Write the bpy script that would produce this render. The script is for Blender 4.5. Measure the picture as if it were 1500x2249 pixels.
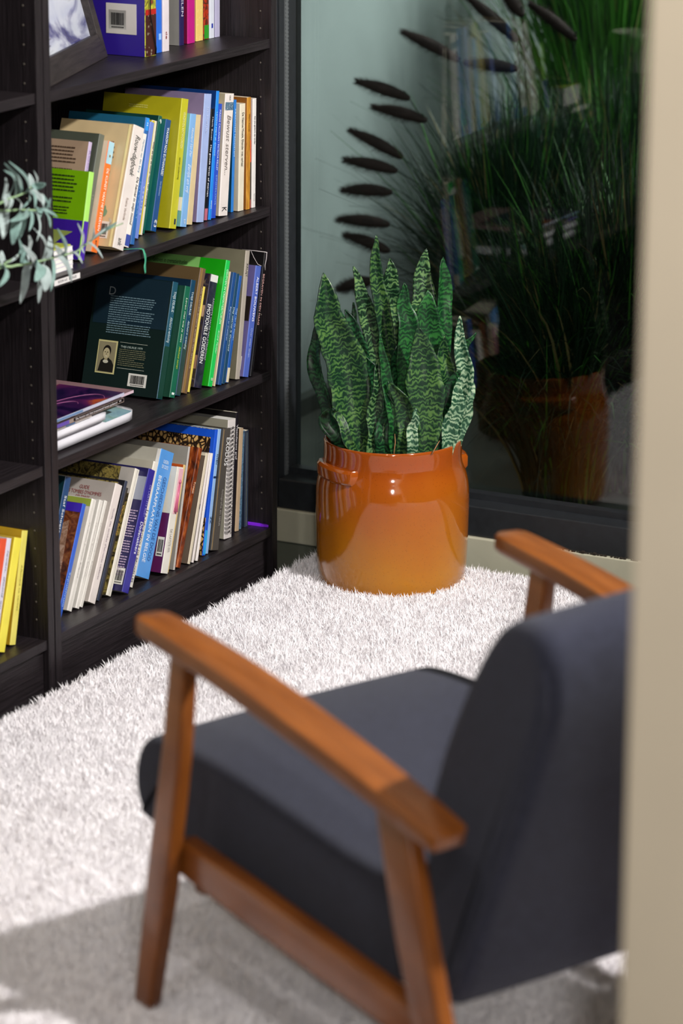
import bpy, math, random
import numpy as np
from mathutils import Matrix, Vector
for _o in list(bpy.data.objects): bpy.data.objects.remove(_o)
C = bpy.context.scene.collection
SC = bpy.context.scene
random.seed(11)
rng = np.random.default_rng(7)
R = math.radians
# room frame: +X runs along the bookcases towards the window, +Y into the bookcases, Z up, metres
# ------------------------------------------------------------------ camera
AZ, TH, RO = 0.481406, 0.27611, 0.0041678
def rot_in(x, y, z):                       # view heading -> room frame
    return Vector((x*math.sin(AZ)+y*math.cos(AZ), -x*math.cos(AZ)+y*math.sin(AZ), z))
f0 = Vector((0, math.cos(TH), -math.sin(TH))); r0 = Vector((1, 0, 0)); u0 = r0.cross(f0)
r1 = math.cos(RO)*r0+math.sin(RO)*u0; u1 = -math.sin(RO)*r0+math.cos(RO)*u0
cr, cu, cf = rot_in(*r1), rot_in(*u1), rot_in(*f0)
cam = bpy.data.cameras.new('camera'); cam_o = bpy.data.objects.new('camera', cam); C.objects.link(cam_o)
M = Matrix(((cr.x, cu.x, -cf.x, 0), (cr.y, cu.y, -cf.y, 0), (cr.z, cu.z, -cf.z, 1.84), (0, 0, 0, 1)))
cam_o.matrix_world = M
cam.sensor_fit = 'VERTICAL'; cam.sensor_height = 36.0; cam.sensor_width = 24.0
cam.lens = 7188.5/2249*36
cam.clip_start = 0.05; cam.clip_end = 60
cam.dof.use_dof = True; cam.dof.focus_distance = 6.08; cam.dof.aperture_fstop = 3.6
SC.camera = cam_o
# ------------------------------------------------------------------ world: dusk outside the window
w = bpy.data.worlds.new('dusk'); SC.world = w; w.use_nodes = True
w.node_tree.nodes['Background'].inputs[0].default_value = (0.47, 0.51, 0.52, 1)
w.node_tree.nodes['Background'].inputs[1].default_value = 0.75
# ------------------------------------------------------------------ lamps (room and hall spots, courtyard lamp, added fill on the outdoor wall)
def spot(name, loc, to, watts, size=0.05, cone=130, blend=0.4, col=(1, 0.97, 0.93)):
    l = bpy.data.lights.new(name, 'SPOT'); l.energy = watts; l.shadow_soft_size = size
    l.spot_size = R(cone); l.spot_blend = blend; l.color = col
    o = bpy.data.objects.new(name, l); C.objects.link(o); o.location = loc
    o.rotation_euler = (Vector(to)-Vector(loc)).to_track_quat('-Z', 'Y').to_euler(); return o
def area(name, loc, to, watts, sx, sy, col=(1, 1, 1)):
    l = bpy.data.lights.new(name, 'AREA'); l.energy = watts; l.shape = 'RECTANGLE'; l.size = sx; l.size_y = sy; l.color = col
    o = bpy.data.objects.new(name, l); C.objects.link(o); o.location = loc
    o.rotation_euler = (Vector(to)-Vector(loc)).to_track_quat('-Z', 'Y').to_euler(); return o
spot('room_spot', (4.07, 0.21, 2.66), (4.75, 2.2, 0.2), 610, 0.06)
spot('room_spot', (1.25, 0.35, 2.62), (5.2, 2.6, 0.2), 65, 0.05, 100)
spot('room_spot', (2.1, 1.75, 2.66), (4.9, 2.6, 0.2), 40, 0.05)
spot('hall_spot', (-0.9, -0.6, 2.3), (2.6, 0.5, 1.2), 330, 0.12, 40, 0.8)
spot('added_wall_fill', (6.1, 0.9, 2.75), (6.35, 3.57, 0.75), 70, 0.15, 70, 0.7, (0.9, 1, 1))  # added fill without a real fixture, brightens the outdoor wall
spot('courtyard_lamp', (7.6, 1.7, 2.9), (7.6, 3.2, 0.9), 420, 0.2, 60, 0.6, (0.95, 1, 0.95))
SC.view_settings.view_transform = 'Standard'; SC.view_settings.look = 'None'
SC.view_settings.exposure = 0.0; SC.view_settings.gamma = 1.0; SC.view_settings.use_curve_mapping = False
SC.cycles.max_bounces = 6; SC.cycles.transparent_max_bounces = 12; SC.cycles.use_denoising = True
SC.cycles.sample_clamp_indirect = 6
# ------------------------------------------------------------------ materials
def lin(c):
    if isinstance(c, str):
        c = [int(c[i:i+2], 16)/255 for i in (0, 2, 4)]
        c = [x/12.92 if x <= 0.04045 else ((x+0.055)/1.055)**2.4 for x in c]
    return (c[0], c[1], c[2], 1)
MATS = {}
def mat(name, col, rough=0.5, metal=0.0, spec=0.5, noise=0.0, nscale=60, bump=0.0, bscale=400, coat=0.0, sheen=0.0, stretch=None):
    if name in MATS: return MATS[name]
    m = bpy.data.materials.new(name); m.use_nodes = True; nt = m.node_tree; b = nt.nodes['Principled BSDF']
    c = lin(col)
    b.inputs['Base Color'].default_value = c; b.inputs['Roughness'].default_value = rough
    b.inputs['Metallic'].default_value = metal; b.inputs['Specular IOR Level'].default_value = spec
    b.inputs['Coat Weight'].default_value = coat; b.inputs['Sheen Weight'].default_value = sheen
    tc = nt.nodes.new('ShaderNodeTexCoord'); mp = nt.nodes.new('ShaderNodeMapping')
    nt.links.new(tc.outputs['Object'], mp.inputs[0])
    if stretch: mp.inputs['Scale'].default_value = stretch
    if noise:
        n = nt.nodes.new('ShaderNodeTexNoise'); n.inputs['Scale'].default_value = nscale; n.inputs['Detail'].default_value = 5
        nt.links.new(mp.outputs[0], n.inputs['Vector'])
        r = nt.nodes.new('ShaderNodeValToRGB'); r.color_ramp.elements[0].position = 0.32; r.color_ramp.elements[1].position = 0.68
        r.color_ramp.elements[0].color = (c[0]*(1-noise), c[1]*(1-noise), c[2]*(1-noise), 1)
        r.color_ramp.elements[1].color = (min(1, c[0]*(1+noise)), min(1, c[1]*(1+noise)), min(1, c[2]*(1+noise)), 1)
        nt.links.new(n.outputs['Fac'], r.inputs[0]); nt.links.new(r.outputs[0], b.inputs['Base Color'])
    if bump:
        n2 = nt.nodes.new('ShaderNodeTexNoise'); n2.inputs['Scale'].default_value = bscale; n2.inputs['Detail'].default_value = 3
        nt.links.new(mp.outputs[0], n2.inputs['Vector'])
        bp = nt.nodes.new('ShaderNodeBump'); bp.inputs['Strength'].default_value = bump; bp.inputs['Distance'].default_value = 0.002
        nt.links.new(n2.outputs['Fac'], bp.inputs['Height']); nt.links.new(bp.outputs[0], b.inputs['Normal'])
    MATS[name] = m; return m
def picmat(name, kind, cols, scale=30, rough=0.4, stretch=(1, 1, 1), dist=2.0):
    """printed picture: procedural pattern through a colour ramp"""
    if name in MATS: return MATS[name]
    m = bpy.data.materials.new(name); m.use_nodes = True; nt = m.node_tree; b = nt.nodes['Principled BSDF']
    b.inputs['Roughness'].default_value = rough
    tc = nt.nodes.new('ShaderNodeTexCoord'); mp = nt.nodes.new('ShaderNodeMapping'); mp.inputs['Scale'].default_value = stretch
    nt.links.new(tc.outputs['Object'], mp.inputs[0])
    if kind == 'noise':
        n = nt.nodes.new('ShaderNodeTexNoise'); n.inputs['Scale'].default_value = scale; n.inputs['Detail'].default_value = 6; n.inputs['Distortion'].default_value = dist; out = n.outputs['Fac']
    elif kind == 'wave':
        n = nt.nodes.new('ShaderNodeTexWave'); n.inputs['Scale'].default_value = scale; n.inputs['Distortion'].default_value = dist; n.inputs['Detail'].default_value = 4; n.inputs['Detail Scale'].default_value = 2; out = n.outputs['Fac']
        n.bands_direction = 'Z'
    else:
        n = nt.nodes.new('ShaderNodeTexVoronoi'); n.inputs['Scale'].default_value = scale; n.feature = 'DISTANCE_TO_EDGE' if kind == 'veins' else 'F1'; out = n.outputs['Distance']
    nt.links.new(mp.outputs[0], n.inputs['Vector'])
    r = nt.nodes.new('ShaderNodeValToRGB'); els = r.color_ramp.elements
    lo, hi = (0.3, 0.7) if kind == 'noise' else ((0.0, 1.0) if kind == 'wave' else (0.0, 0.25))
    els[0].position = lo; els[0].color = lin(cols[0]); els[1].position = hi; els[1].color = lin(cols[-1])
    for i, c in enumerate(cols[1:-1]):
        e = els.new(lo+(hi-lo)*(i+1)/(len(cols)-1)); e.color = lin(c)
    nt.links.new(out, r.inputs[0]); nt.links.new(r.outputs[0], b.inputs['Base Color'])
    MATS[name] = m; return m
def paint(hexcol, rough=0.38):
    return mat('print_%s_%d' % (hexcol, int(rough*100)), hexcol, rough, noise=0.05, nscale=25)
# ------------------------------------------------------------------ mesh helpers
class MB:
    def __init__(s): s.v = []; s.f = []; s.mi = []; s.sm = []; s.uv = []
    def add(s, vs, fs, mi=0, smooth=False, uvs=None):
        o = len(s.v); s.v += [tuple(p) for p in vs]
        for f in fs: s.f.append([i+o for i in f]); s.mi.append(mi); s.sm.append(smooth)
        s.uv += list(uvs) if uvs is not None else [(0, 0)]*len(vs); return s
    def box(s, x0, x1, y0, y1, z0, z1, mi=0, M=None):
        vs = [Vector((x, y, z)) for x in (x0, x1) for y in (y0, y1) for z in (z0, z1)]
        if M is not None: vs = [M @ p for p in vs]
        return s.add(vs, [(0, 1, 3, 2), (4, 6, 7, 5), (0, 4, 5, 1), (2, 3, 7, 6), (0, 2, 6, 4), (1, 5, 7, 3)], mi)
    def prism(s, poly, h0, h1, axis='z', mi=0, smooth=False, M=None):
        def P(a, b, h): return Vector({'z': (a, b, h), 'y': (a, h, b), 'x': (h, a, b)}[axis])
        n = len(poly); vs = [P(a, b, h0) for a, b in poly]+[P(a, b, h1) for a, b in poly]
        if M is not None: vs = [M @ p for p in vs]
        fs = [[i, (i+1) % n, n+(i+1) % n, n+i] for i in range(n)]
        s.add(vs, fs, mi, smooth); o = len(s.v)-2*n
        s.f.append([o+i for i in range(n)][::-1]); s.mi.append(mi); s.sm.append(False)
        s.f.append([o+n+i for i in range(n)]); s.mi.append(mi); s.sm.append(False); return s
    def tube(s, pts, rad, n=8, mi=0, cap=True):
        pts = [Vector(p) for p in pts]; rs = rad if isinstance(rad, (list, tuple)) else [rad]*len(pts)
        vs = []; up = None
        for i, p in enumerate(pts):
            t = (pts[min(i+1, len(pts)-1)]-pts[max(i-1, 0)]).normalized()
            a = t.orthogonal().normalized() if up is None else (up-t*up.dot(t)).normalized()
            up = a; b = t.cross(a)
            for k in range(n):
                q = 2*math.pi*k/n; vs.append(p+(a*math.cos(q)+b*math.sin(q))*rs[i])
        fs = [[i*n+k, i*n+(k+1) % n, (i+1)*n+(k+1) % n, (i+1)*n+k] for i in range(len(pts)-1) for k in range(n)]
        if cap: fs += [list(range(n))[::-1], [(len(pts)-1)*n+k for k in range(n)]]
        return s.add(vs, fs, mi, True)
    def lathe(s, prof, n=64, mi=0, M=None):
        vs = [Vector((r*math.cos(2*math.pi*k/n), r*math.sin(2*math.pi*k/n), z)) for r, z in prof for k in range(n)]
        if M is not None: vs = [M @ p for p in vs]
        fs = [[i*n+k, i*n+(k+1) % n, (i+1)*n+(k+1) % n, (i+1)*n+k] for i in range(len(prof)-1) for k in range(n)]
        return s.add(vs, fs, mi, True)
    def build(s, name, m, parent=None, loc=None):
        me = bpy.data.meshes.new(name); me.from_pydata(s.v, [], s.f)
        for k in (m if isinstance(m, (list, tuple)) else [m]): me.materials.append(k)
        me.polygons.foreach_set('material_index', s.mi); me.polygons.foreach_set('use_smooth', s.sm)
        if any(u != (0, 0) for u in s.uv):
            ul = me.uv_layers.new(name='UVMap'); li = [0]*len(me.loops); me.loops.foreach_get('vertex_index', li)
            ul.data.foreach_set('uv', [c for i in li for c in s.uv[i]])
        me.update(); o = bpy.data.objects.new(name, me); C.objects.link(o)
        if parent is not None: o.parent = parent
        if loc is not None: o.location = loc
        return o
def thing(name, label, cat, loc=(0, 0, 0), rot=(0, 0, 0), group=None):
    o = bpy.data.objects.new(name, None); C.objects.link(o); o.location = loc; o.rotation_euler = rot
    o.empty_display_size = 0.05
    o['label'] = label; o['category'] = cat
    if group: o['group'] = group
    return o
def tag(o, label, cat, group=None):
    o['label'] = label; o['category'] = cat
    if group: o['group'] = group
    return o
def struct(o): o['kind'] = 'structure'; return o
def bevel(o, wd, seg=3):
    b = o.modifiers.new('bevel', 'BEVEL'); b.width = wd; b.segments = seg; b.limit_method = 'ANGLE'; b.angle_limit = R(35); return o
def spline(pts, n):
    P = [Vector(p) for p in pts]; P = [P[0]*2-P[1]]+P+[P[-1]*2-P[-2]]; out = []; m = len(P)-3
    for i in range(n+1):
        t = i/n*m; k = min(int(t), m-1); t -= k; a, b, c, d = P[k:k+4]
        out.append(0.5*((2*b)+(c-a)*t+(2*a-5*b+4*c-d)*t*t+(3*b-3*c+d-a)*t**3))
    return out
FIT = []
def text(body, parent, M, size, length=None, col='ffffff', name='lettering', shear=0.0, label=None, align='LEFT'):
    cu = bpy.data.curves.new(name, 'FONT'); cu.body = body; cu.size = size; cu.extrude = 0.00008
    cu.shear = shear; cu.align_x = align; cu.align_y = 'CENTER' if '\n' not in body else 'TOP'
    cu.materials.append(paint(col, 0.5)); cu.resolution_u = 3
    o = bpy.data.objects.new(name, cu); C.objects.link(o); o.parent = parent; o.matrix_local = M
    if length: FIT.append((o, length))
    return o
# measured books: shelf row, x of the foot, y of the spine, thickness, height, tilt
BK={
 'a1':('A',5.0406,3.011,0.0376,0.218,2.5),
 'a2':('A',5.0779,3.021,0.0186,0.206,2.1),
 'a3':('A',5.1003,3.019,0.0224,0.213,2.0),
 'a4':('A',5.1808,3.035,0.0164,0.205,2.4),
 'a5':('A',5.2183,3.034,0.0264,0.193,1.6),
 'a6':('A',5.2536,3.037,0.025,0.198,1.3),
 'a7':('A',5.2763,3.038,0.0181,0.188,1.4),
 'a8':('A',5.2935,3.036,0.0169,0.195,1.3),
 'a9':('A',5.3129,3.035,0.017,0.193,1.2),
 'a10':('A',5.3479,3.05,0.0086,0.189,1.2),
 'b1':('B',4.7285,2.975,0.0154,0.153,14.8),
 'b2':('B',4.7538,3.007,0.0105,0.2,17.5),
 'b3':('B',4.7714,2.999,0.0168,0.212,19.6),
 'b4':('B',4.795,2.989,0.0199,0.196,18.8),
 'b5':('B',4.8332,2.959,0.0365,0.219,20.6),
 'b7':('B',4.8631,2.966,0.0165,0.203,19.3),
 'b6':('B',4.892,2.972,0.0128,0.225,15.0),
 'b8':('B',4.9424,2.994,0.0146,0.209,17.0),
 'b9':('B',4.9749,3.005,0.0171,0.206,15.9),
 'b10':('B',4.9873,3.008,0.012,0.214,18.4),
 'b11':('B',5.0129,2.999,0.0181,0.203,16.6),
 'b12':('B',5.0554,2.982,0.0241,0.235,12.2),
 'b13':('B',5.0806,2.975,0.0212,0.205,11.2),
 'b14':('B',5.1052,2.977,0.02,0.2,10.3),
 'b15':('B',5.1381,2.972,0.0253,0.234,8.2),
 'b16':('B',5.1518,2.973,0.0118,0.205,8.8),
 'b17':('B',5.1639,2.971,0.0102,0.236,8.3),
 'b18':('B',5.1828,2.972,0.0158,0.21,7.4),
 'b19':('B',5.2163,2.966,0.0318,0.225,7.0),
 'b20':('B',5.2529,2.974,0.0091,0.209,3.8),
 'b21':('B',5.2774,2.966,0.0202,0.2,2.6),
 'b22':('B',5.2945,2.962,0.0139,0.21,1.6),
 'b23':('B',5.3029,2.965,0.0052,0.207,0.8),
 'b24':('B',5.3157,2.962,0.0131,0.205,1.6),
 'c1':('C',5.0344,3.003,0.0192,0.217,17.0),
 'c2':('C',5.0542,2.988,0.019,0.207,17.5),
 'c3':('C',5.0742,2.988,0.0165,0.215,16.7),
 'c4':('C',5.0946,2.985,0.0198,0.234,18.3),
 'c5':('C',5.1072,2.987,0.0069,0.198,18.1),
 'c6':('C',5.1426,2.982,0.029,0.213,18.1),
 'c7':('C',5.1636,2.971,0.0149,0.238,17.5),
 'c8':('C',5.1709,2.969,0.0039,0.216,16.7),
 'c9':('C',5.1843,2.963,0.0115,0.212,16.3),
 'c10':('C',5.1952,2.962,0.0104,0.208,16.3),
 'c11':('C',5.2064,2.961,0.0097,0.202,15.9),
 'c12':('C',5.2438,2.957,0.0156,0.243,9.9),
 'c13':('C',5.2647,2.95,0.0206,0.211,14.2),
 'c14':('C',5.2744,2.946,0.0093,0.235,14.1),
 'd0':('D',4.6362,3.009,0.019,0.252,21.5),
 'd1':('D',4.6492,2.985,0.0121,0.206,25.5),
 'd3':('D',4.6895,2.989,0.0156,0.204,26.1),
 'd4':('D',4.7095,2.986,0.0122,0.198,26.0),
 'd5':('D',4.7197,2.985,0.0095,0.196,27.1),
 'd6':('D',4.7473,2.976,0.0241,0.219,26.9),
 'd7':('D',4.7563,2.986,0.0083,0.221,27.0),
 'd8':('D',4.7662,2.979,0.0088,0.223,27.7),
 'd9':('D',4.7736,2.98,0.0067,0.209,28.4),
 'd10':('D',4.7994,2.975,0.0166,0.236,26.7),
 'd11':('D',4.829,2.956,0.0235,0.229,25.8),
 'd12':('D',4.865,2.969,0.0177,0.233,24.7),
 'd13':('D',4.9226,2.969,0.0493,0.237,23.8),
 'd14':('D',4.9704,2.957,0.0247,0.198,18.2),
 'd15':('D',4.9778,2.96,0.0071,0.201,19.2),
 'd16':('D',4.9979,2.958,0.0062,0.23,15.3),
 'd17':('D',5.0125,2.955,0.0143,0.226,22.2),
 'd18':('D',5.0431,2.952,0.0088,0.209,19.9),
 'd19':('D',5.0547,2.951,0.007,0.207,18.8),
 'd20':('D',5.0687,2.95,0.0081,0.203,17.3),
 'd21':('D',5.1069,2.956,0.0109,0.238,12.6),
 'd22':('D',5.1196,2.957,0.012,0.236,13.0),
 'd23':('D',5.1495,2.952,0.0284,0.231,12.7),
 'd24':('D',5.2387,2.974,0.0285,0.231,4.8),
 'd25':('D',5.2487,2.975,0.009,0.24,5.2),
 'd26':('D',5.2837,2.983,0.0145,0.201,5.7),
 'd27':('D',5.2965,2.985,0.0086,0.193,4.7),
 'd28':('D',5.3198,2.983,0.0126,0.191,1.5),
 'e1':('E',4.3804,2.974,0.0219,0.209,17.2),
 'e2':('E',4.4021,2.97,0.0194,0.205,16.8),
 'e3':('E',4.4176,2.97,0.0144,0.202,16.6),
 'e4':('E',4.4413,2.967,0.0227,0.197,18.0),
 'e5':('E',4.4855,2.974,0.0175,0.198,13.7),
}
PL= [((6.486, 3.241, 0.889), (6.5, 3.107, 0.834)), ((6.552, 3.117, 0.968), (6.558, 2.995, 0.877)), ((6.592, 3.038, 0.97), (6.564, 2.986, 0.932)), ((6.617, 2.992, 0.952), (6.618, 2.881, 0.88)), ((6.44, 3.33, 0.779), (6.449, 3.204, 0.749)), ((6.457, 3.298, 0.722), (6.467, 3.17, 0.701)), ((6.434, 3.342, 0.669), (6.443, 3.217, 0.618)), ((6.428, 3.353, 0.603), (6.437, 3.227, 0.588)), ((6.426, 3.358, 0.535), (6.432, 3.237, 0.54)), ((6.421, 3.366, 0.469), (6.43, 3.242, 0.467)), ((6.429, 3.352, 0.433), (6.43, 3.241, 0.407)), ((6.422, 3.365, 0.31), (6.414, 3.272, 0.34)), ((6.553, 3.115, 0.821), (6.559, 2.994, 0.815))]
LV= [((4.278, 2.789, 0.928), (4.182, 2.764, 0.985), 0.005), ((4.262, 2.796, 0.935), (4.182, 2.772, 0.981), 0.0065), ((4.228, 2.783, 0.947), (4.175, 2.769, 0.972), 0.004), ((4.327, 2.817, 0.918), (4.322, 2.819, 0.94), 0.0086), ((4.331, 2.811, 0.924), (4.29, 2.789, 0.952), 0.0036), ((4.315, 2.801, 0.923), (4.314, 2.783, 0.928), 0.0106), ((4.278, 2.787, 0.926), (4.248, 2.761, 0.901), 0.006), ((4.288, 2.789, 0.92), (4.32, 2.796, 0.898), 0.0081), ((4.344, 2.813, 0.909), (4.377, 2.815, 0.875), 0.0036), ((4.339, 2.812, 0.91), (4.32, 2.79, 0.894), 0.0056), ((4.214, 2.792, 0.935), (4.206, 2.787, 0.954), 0.0055), ((4.241, 2.809, 0.912), (4.243, 2.813, 0.932), 0.0095), ((4.27, 2.815, 0.911), (4.237, 2.789, 0.946), 0.0055), ((4.273, 2.804, 0.937), (4.271, 2.801, 0.916), 0.004), ((4.294, 2.8, 0.91), (4.236, 2.777, 0.902), 0.004), ((4.218, 2.799, 0.901), (4.177, 2.773, 0.929), 0.012), ((4.243, 2.817, 0.892), (4.25, 2.822, 0.848), 0.012), ((4.29, 2.802, 0.885), (4.21, 2.784, 0.885), 0.0101), ((4.293, 2.816, 0.875), (4.275, 2.809, 0.845), 0.0121), ((4.267, 2.815, 0.867), (4.27, 2.819, 0.834), 0.0141), ((4.297, 2.8, 0.882), (4.269, 2.787, 0.859), 0.0071), ((4.325, 2.804, 0.886), (4.303, 2.791, 0.871), 0.0086), ((4.298, 2.786, 0.877), (4.263, 2.769, 0.846), 0.0036), ((4.353, 2.813, 0.875), (4.327, 2.784, 0.855), 0.0071), ((4.31, 2.782, 0.888), (4.337, 2.777, 0.871), 0.0042), ((4.328, 2.791, 0.885), (4.327, 2.783, 0.903), 0.0041), ((4.338, 2.799, 0.821), (4.275, 2.783, 0.864), 0.0041), ((4.296, 2.82, 0.802), (4.256, 2.798, 0.849), 0.0081), ((4.299, 2.797, 0.805), (4.231, 2.775, 0.845), 0.0086), ((4.293, 2.805, 0.828), (4.267, 2.786, 0.853), 0.0081), ((4.334, 2.794, 0.808), (4.339, 2.794, 0.839), 0.0107), ((4.324, 2.793, 0.81), (4.314, 2.785, 0.826), 0.0061), ((4.402, 2.816, 0.796), (4.349, 2.79, 0.822), 0.0098), ((4.371, 2.782, 0.809), (4.315, 2.762, 0.857), 0.0039), ((4.407, 2.811, 0.792), (4.419, 2.805, 0.748), 0.006), ((4.342, 2.789, 0.797), (4.306, 2.773, 0.757), 0.0056), ((4.303, 2.787, 0.801), (4.264, 2.775, 0.781), 0.0182), ((4.302, 2.782, 0.792), (4.301, 2.78, 0.757), 0.0192), ((4.3, 2.816, 0.791), (4.295, 2.824, 0.734), 0.0127), ((4.329, 2.809, 0.766), (4.339, 2.818, 0.726), 0.0066), ((4.197, 2.781, 0.813), (4.143, 2.762, 0.796), 0.0094), ((4.236, 2.819, 0.814), (4.24, 2.82, 0.83), 0.0085), ((4.251, 2.796, 0.823), (4.229, 2.804, 0.813), 0.004), ((4.283, 2.805, 0.832), (4.275, 2.808, 0.804), 0.0071), ((4.192, 2.792, 0.895), (4.168, 2.769, 0.866), 0.0089), ((4.195, 2.798, 0.838), (4.17, 2.773, 0.824), 0.0079), ((4.235, 2.795, 0.914), (4.234, 2.804, 0.896), 0.006), ((4.25, 2.793, 0.911), (4.21, 2.764, 0.905), 0.0045), ((4.418, 2.782, 0.813), (4.368, 2.759, 0.858), 0.0046), ((4.495, 2.811, 0.805), (4.477, 2.796, 0.831), 0.0038), ((4.407, 2.792, 0.802), (4.39, 2.765, 0.788), 0.0046), ((4.468, 2.819, 0.798), (4.461, 2.806, 0.788), 0.0041), ((4.449, 2.788, 0.811), (4.446, 2.761, 0.787), 0.004), ((4.479, 2.782, 0.825), (4.489, 2.759, 0.84), 0.005), ((4.537, 2.807, 0.823), (4.502, 2.783, 0.842), 0.0025), ((4.371, 2.782, 0.812), (4.327, 2.771, 0.855), 0.0043), ((4.369, 2.79, 0.8), (4.412, 2.8, 0.752), 0.0064), ((4.468, 2.785, 0.82), (4.481, 2.776, 0.829), 0.0031)]
ST= [[(4.205, 2.8, 0.815), (4.256, 2.8, 0.806), (4.305, 2.8, 0.802), (4.36, 2.8, 0.8), (4.424, 2.8, 0.798), (4.459, 2.8, 0.805), (4.523, 2.8, 0.817), (4.573, 2.8, 0.82)], [(4.208, 2.8, 0.901), (4.264, 2.8, 0.893), (4.309, 2.8, 0.885), (4.338, 2.8, 0.881)], [(4.183, 2.8, 0.914), (4.232, 2.8, 0.915), (4.283, 2.8, 0.918), (4.298, 2.8, 0.924)], [(4.179, 2.8, 0.814), (4.223, 2.8, 0.816), (4.257, 2.8, 0.822)]]
# ------------------------------------------------------------------ the room
m_wall = mat('plaster_cream', 'cdbfa9', 0.75, noise=0.03, nscale=6, bump=0.15, bscale=300)
m_ceil = mat('plaster_white', 'd8d6d0', 0.8)
m_floor = mat('floor_gloss', '22322f', 0.10, noise=0.25, nscale=9, stretch=(1, 8, 1))
m_kerb = mat('kerb_stone', 'b9b6a2', 0.35, noise=0.06, nscale=12)
m_frame = mat('frame_anthracite', '23262a', 0.42, noise=0.15, nscale=50, bump=0.1)
m_gasket = mat('gasket_rubber', '5c6062', 0.55)
def slab(name, *b, m=m_wall): return struct(MB().box(*b).build(name, m))
slab('floor', -2.2, 5.74, -3.2, 3.4, -0.136, -0.036, m=m_floor)
slab('ceiling', -2.2, 5.74, -3.2, 3.4, 2.72, 2.82, m=m_ceil)
slab('wall_back', -2.2, 5.74, 3.26, 3.4, -0.036, 2.72)
slab('wall_front', -2.2, 5.74, -3.2, -3.1, -0.036, 2.72)
slab('wall_left', -2.3, -2.2, -3.2, 3.4, -0.036, 2.72)
bevel(slab('wall_right', 2.60, 2.74, -3.1, 1.066, -0.036, 2.72), 0.006)
slab('wall_window_corner', 5.62, 5.74, 3.135, 3.26, -0.036, 2.72)
slab('wall_window_lintel', 5.62, 5.74, -3.1, 3.135, 2.5, 2.72)
k = MB().box(5.614, 5.78, -3.1, 3.135, -0.036, 0.0325).build('trim_1', m_kerb); bevel(k, 0.003); struct(k)
win = thing('window_1', 'tall fixed window in an anthracite frame on a low cream kerb', 'window', (5.622, 0, 0.0325)); win['kind'] = 'structure'; del win['category']
fr = MB().box(0, 0.10, -3.1, 3.083, 0, 0.0614).build('bottom_rail', m_frame, win); bevel(fr, 0.003)
fr = MB().box(0.050, 0.076, -3.1, 3.083, 0.0614, 0.074).build('glazing_bead', m_frame, win)
fr = MB().box(-0.002, 0.10, 3.083, 3.134, 0, 2.46).build('corner_post', m_frame, win); bevel(fr, 0.002)
g = MB(); g.box(0.028, 0.040, 3.0805, 3.083, 0.062, 2.40)
for i in range(290): g.box(0.0285, 0.0395, 3.0790, 3.0806, 0.07+i*0.0078, 0.0735+i*0.0078)
g.build('ribbed_gasket', m_gasket, win)
g = MB().box(0.002, 0.006, 3.0800, 3.083, 0.062, 2.40).build('jamb_edge_strip', m_frame, win)
fr = MB().box(0.0, 0.10, -3.1, 3.083, 2.40, 2.46).build('top_rail', m_frame, win)
m_glass = bpy.data.materials.new('window_glass'); m_glass.use_nodes = True; nt = m_glass.node_tree
for n in list(nt.nodes): nt.nodes.remove(n)
mo = nt.nodes.new('ShaderNodeOutputMaterial'); mx = nt.nodes.new('ShaderNodeMixShader'); tr = nt.nodes.new('ShaderNodeBsdfTransparent')
gl = nt.nodes.new('ShaderNodeBsdfGlossy'); gl.inputs['Roughness'].default_value = 0.0; tr.inputs[0].default_value = (0.93, 0.97, 0.95, 1)
fz = nt.nodes.new('ShaderNodeFresnel'); fz.inputs[0].default_value = 1.60
nt.links.new(fz.outputs[0], mx.inputs[0]); nt.links.new(tr.outputs[0], mx.inputs[1]); nt.links.new(gl.outputs[0], mx.inputs[2]); nt.links.new(mx.outputs[0], mo.inputs[0])
MB().box(0.076, 0.082, -3.1, 3.084, 0.058, 2.405).build('glass_pane', m_glass, win)
# grit swept against the foot of the frame
gm = MB()
for i in range(70):
    y = rng.uniform(2.29, 2.51); x = 5.6175; s = rng.uniform(0.0006, 0.002)*(1.6 if rng.random() < 0.1 else 1)
    gm.box(x-s, x+s, y-s, y+s, 0.0325, 0.0325+s*1.4)
o = gm.build('grit', mat('soil_crumb', '2a221a', 0.9)); o['kind'] = 'stuff'; o['label'] = 'dark grit scattered along the foot of the window frame'; o['category'] = 'dirt'
# outside the window
m_ext = mat('render_green', '9aa4a5', 0.85, noise=0.06, nscale=4, bump=0.4, bscale=180)
m_pl = mat('plinth_grey', '5b605c', 0.8, noise=0.1, nscale=10)
m_pav = mat('paving_grey', '6f716a', 0.8, noise=0.15, nscale=5, bump=0.3)
slab('wall_exterior', 5.76, 12.5, 3.57, 3.75, 0.0, 4.2, m=m_ext)
slab('trim_2', 5.76, 12.5, 3.535, 3.75, -0.04, 0.0, m=m_pl)
slab('ground_outside', 5.76, 13.5, -4.5, 3.8, -0.12, -0.04, m=m_pav)
m_ext2 = mat('render_pale', 'c4bcbc', 0.85, noise=0.08, nscale=4)
slab('wall_exterior_far', 9.3, 9.5, -4.5, 3.8, -0.04, 4.2, m=m_ext2)

# ------------------------------------------------------------------ rug
def polyrug():
    b = MB(); b.box(2.95, 5.462, 0.45, 2.886, -0.036, 0.010)
    o = b.build('shag_rug', mat('rug_backing', 'cfc9c8', 0.9)); return o
rug = polyrug(); tag(rug, 'thick white shag rug covering the floor beneath the armchair and the plant pot', 'rug')
N = 1150000
bx = rng.uniform(2.952, 5.468, N); by = rng.uniform(0.452, 2.888, N)
bx = np.where(by > 2.86, bx, bx)
L = rng.normal(0.0165, 0.0030, N).clip(0.010, 0.029)
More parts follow.
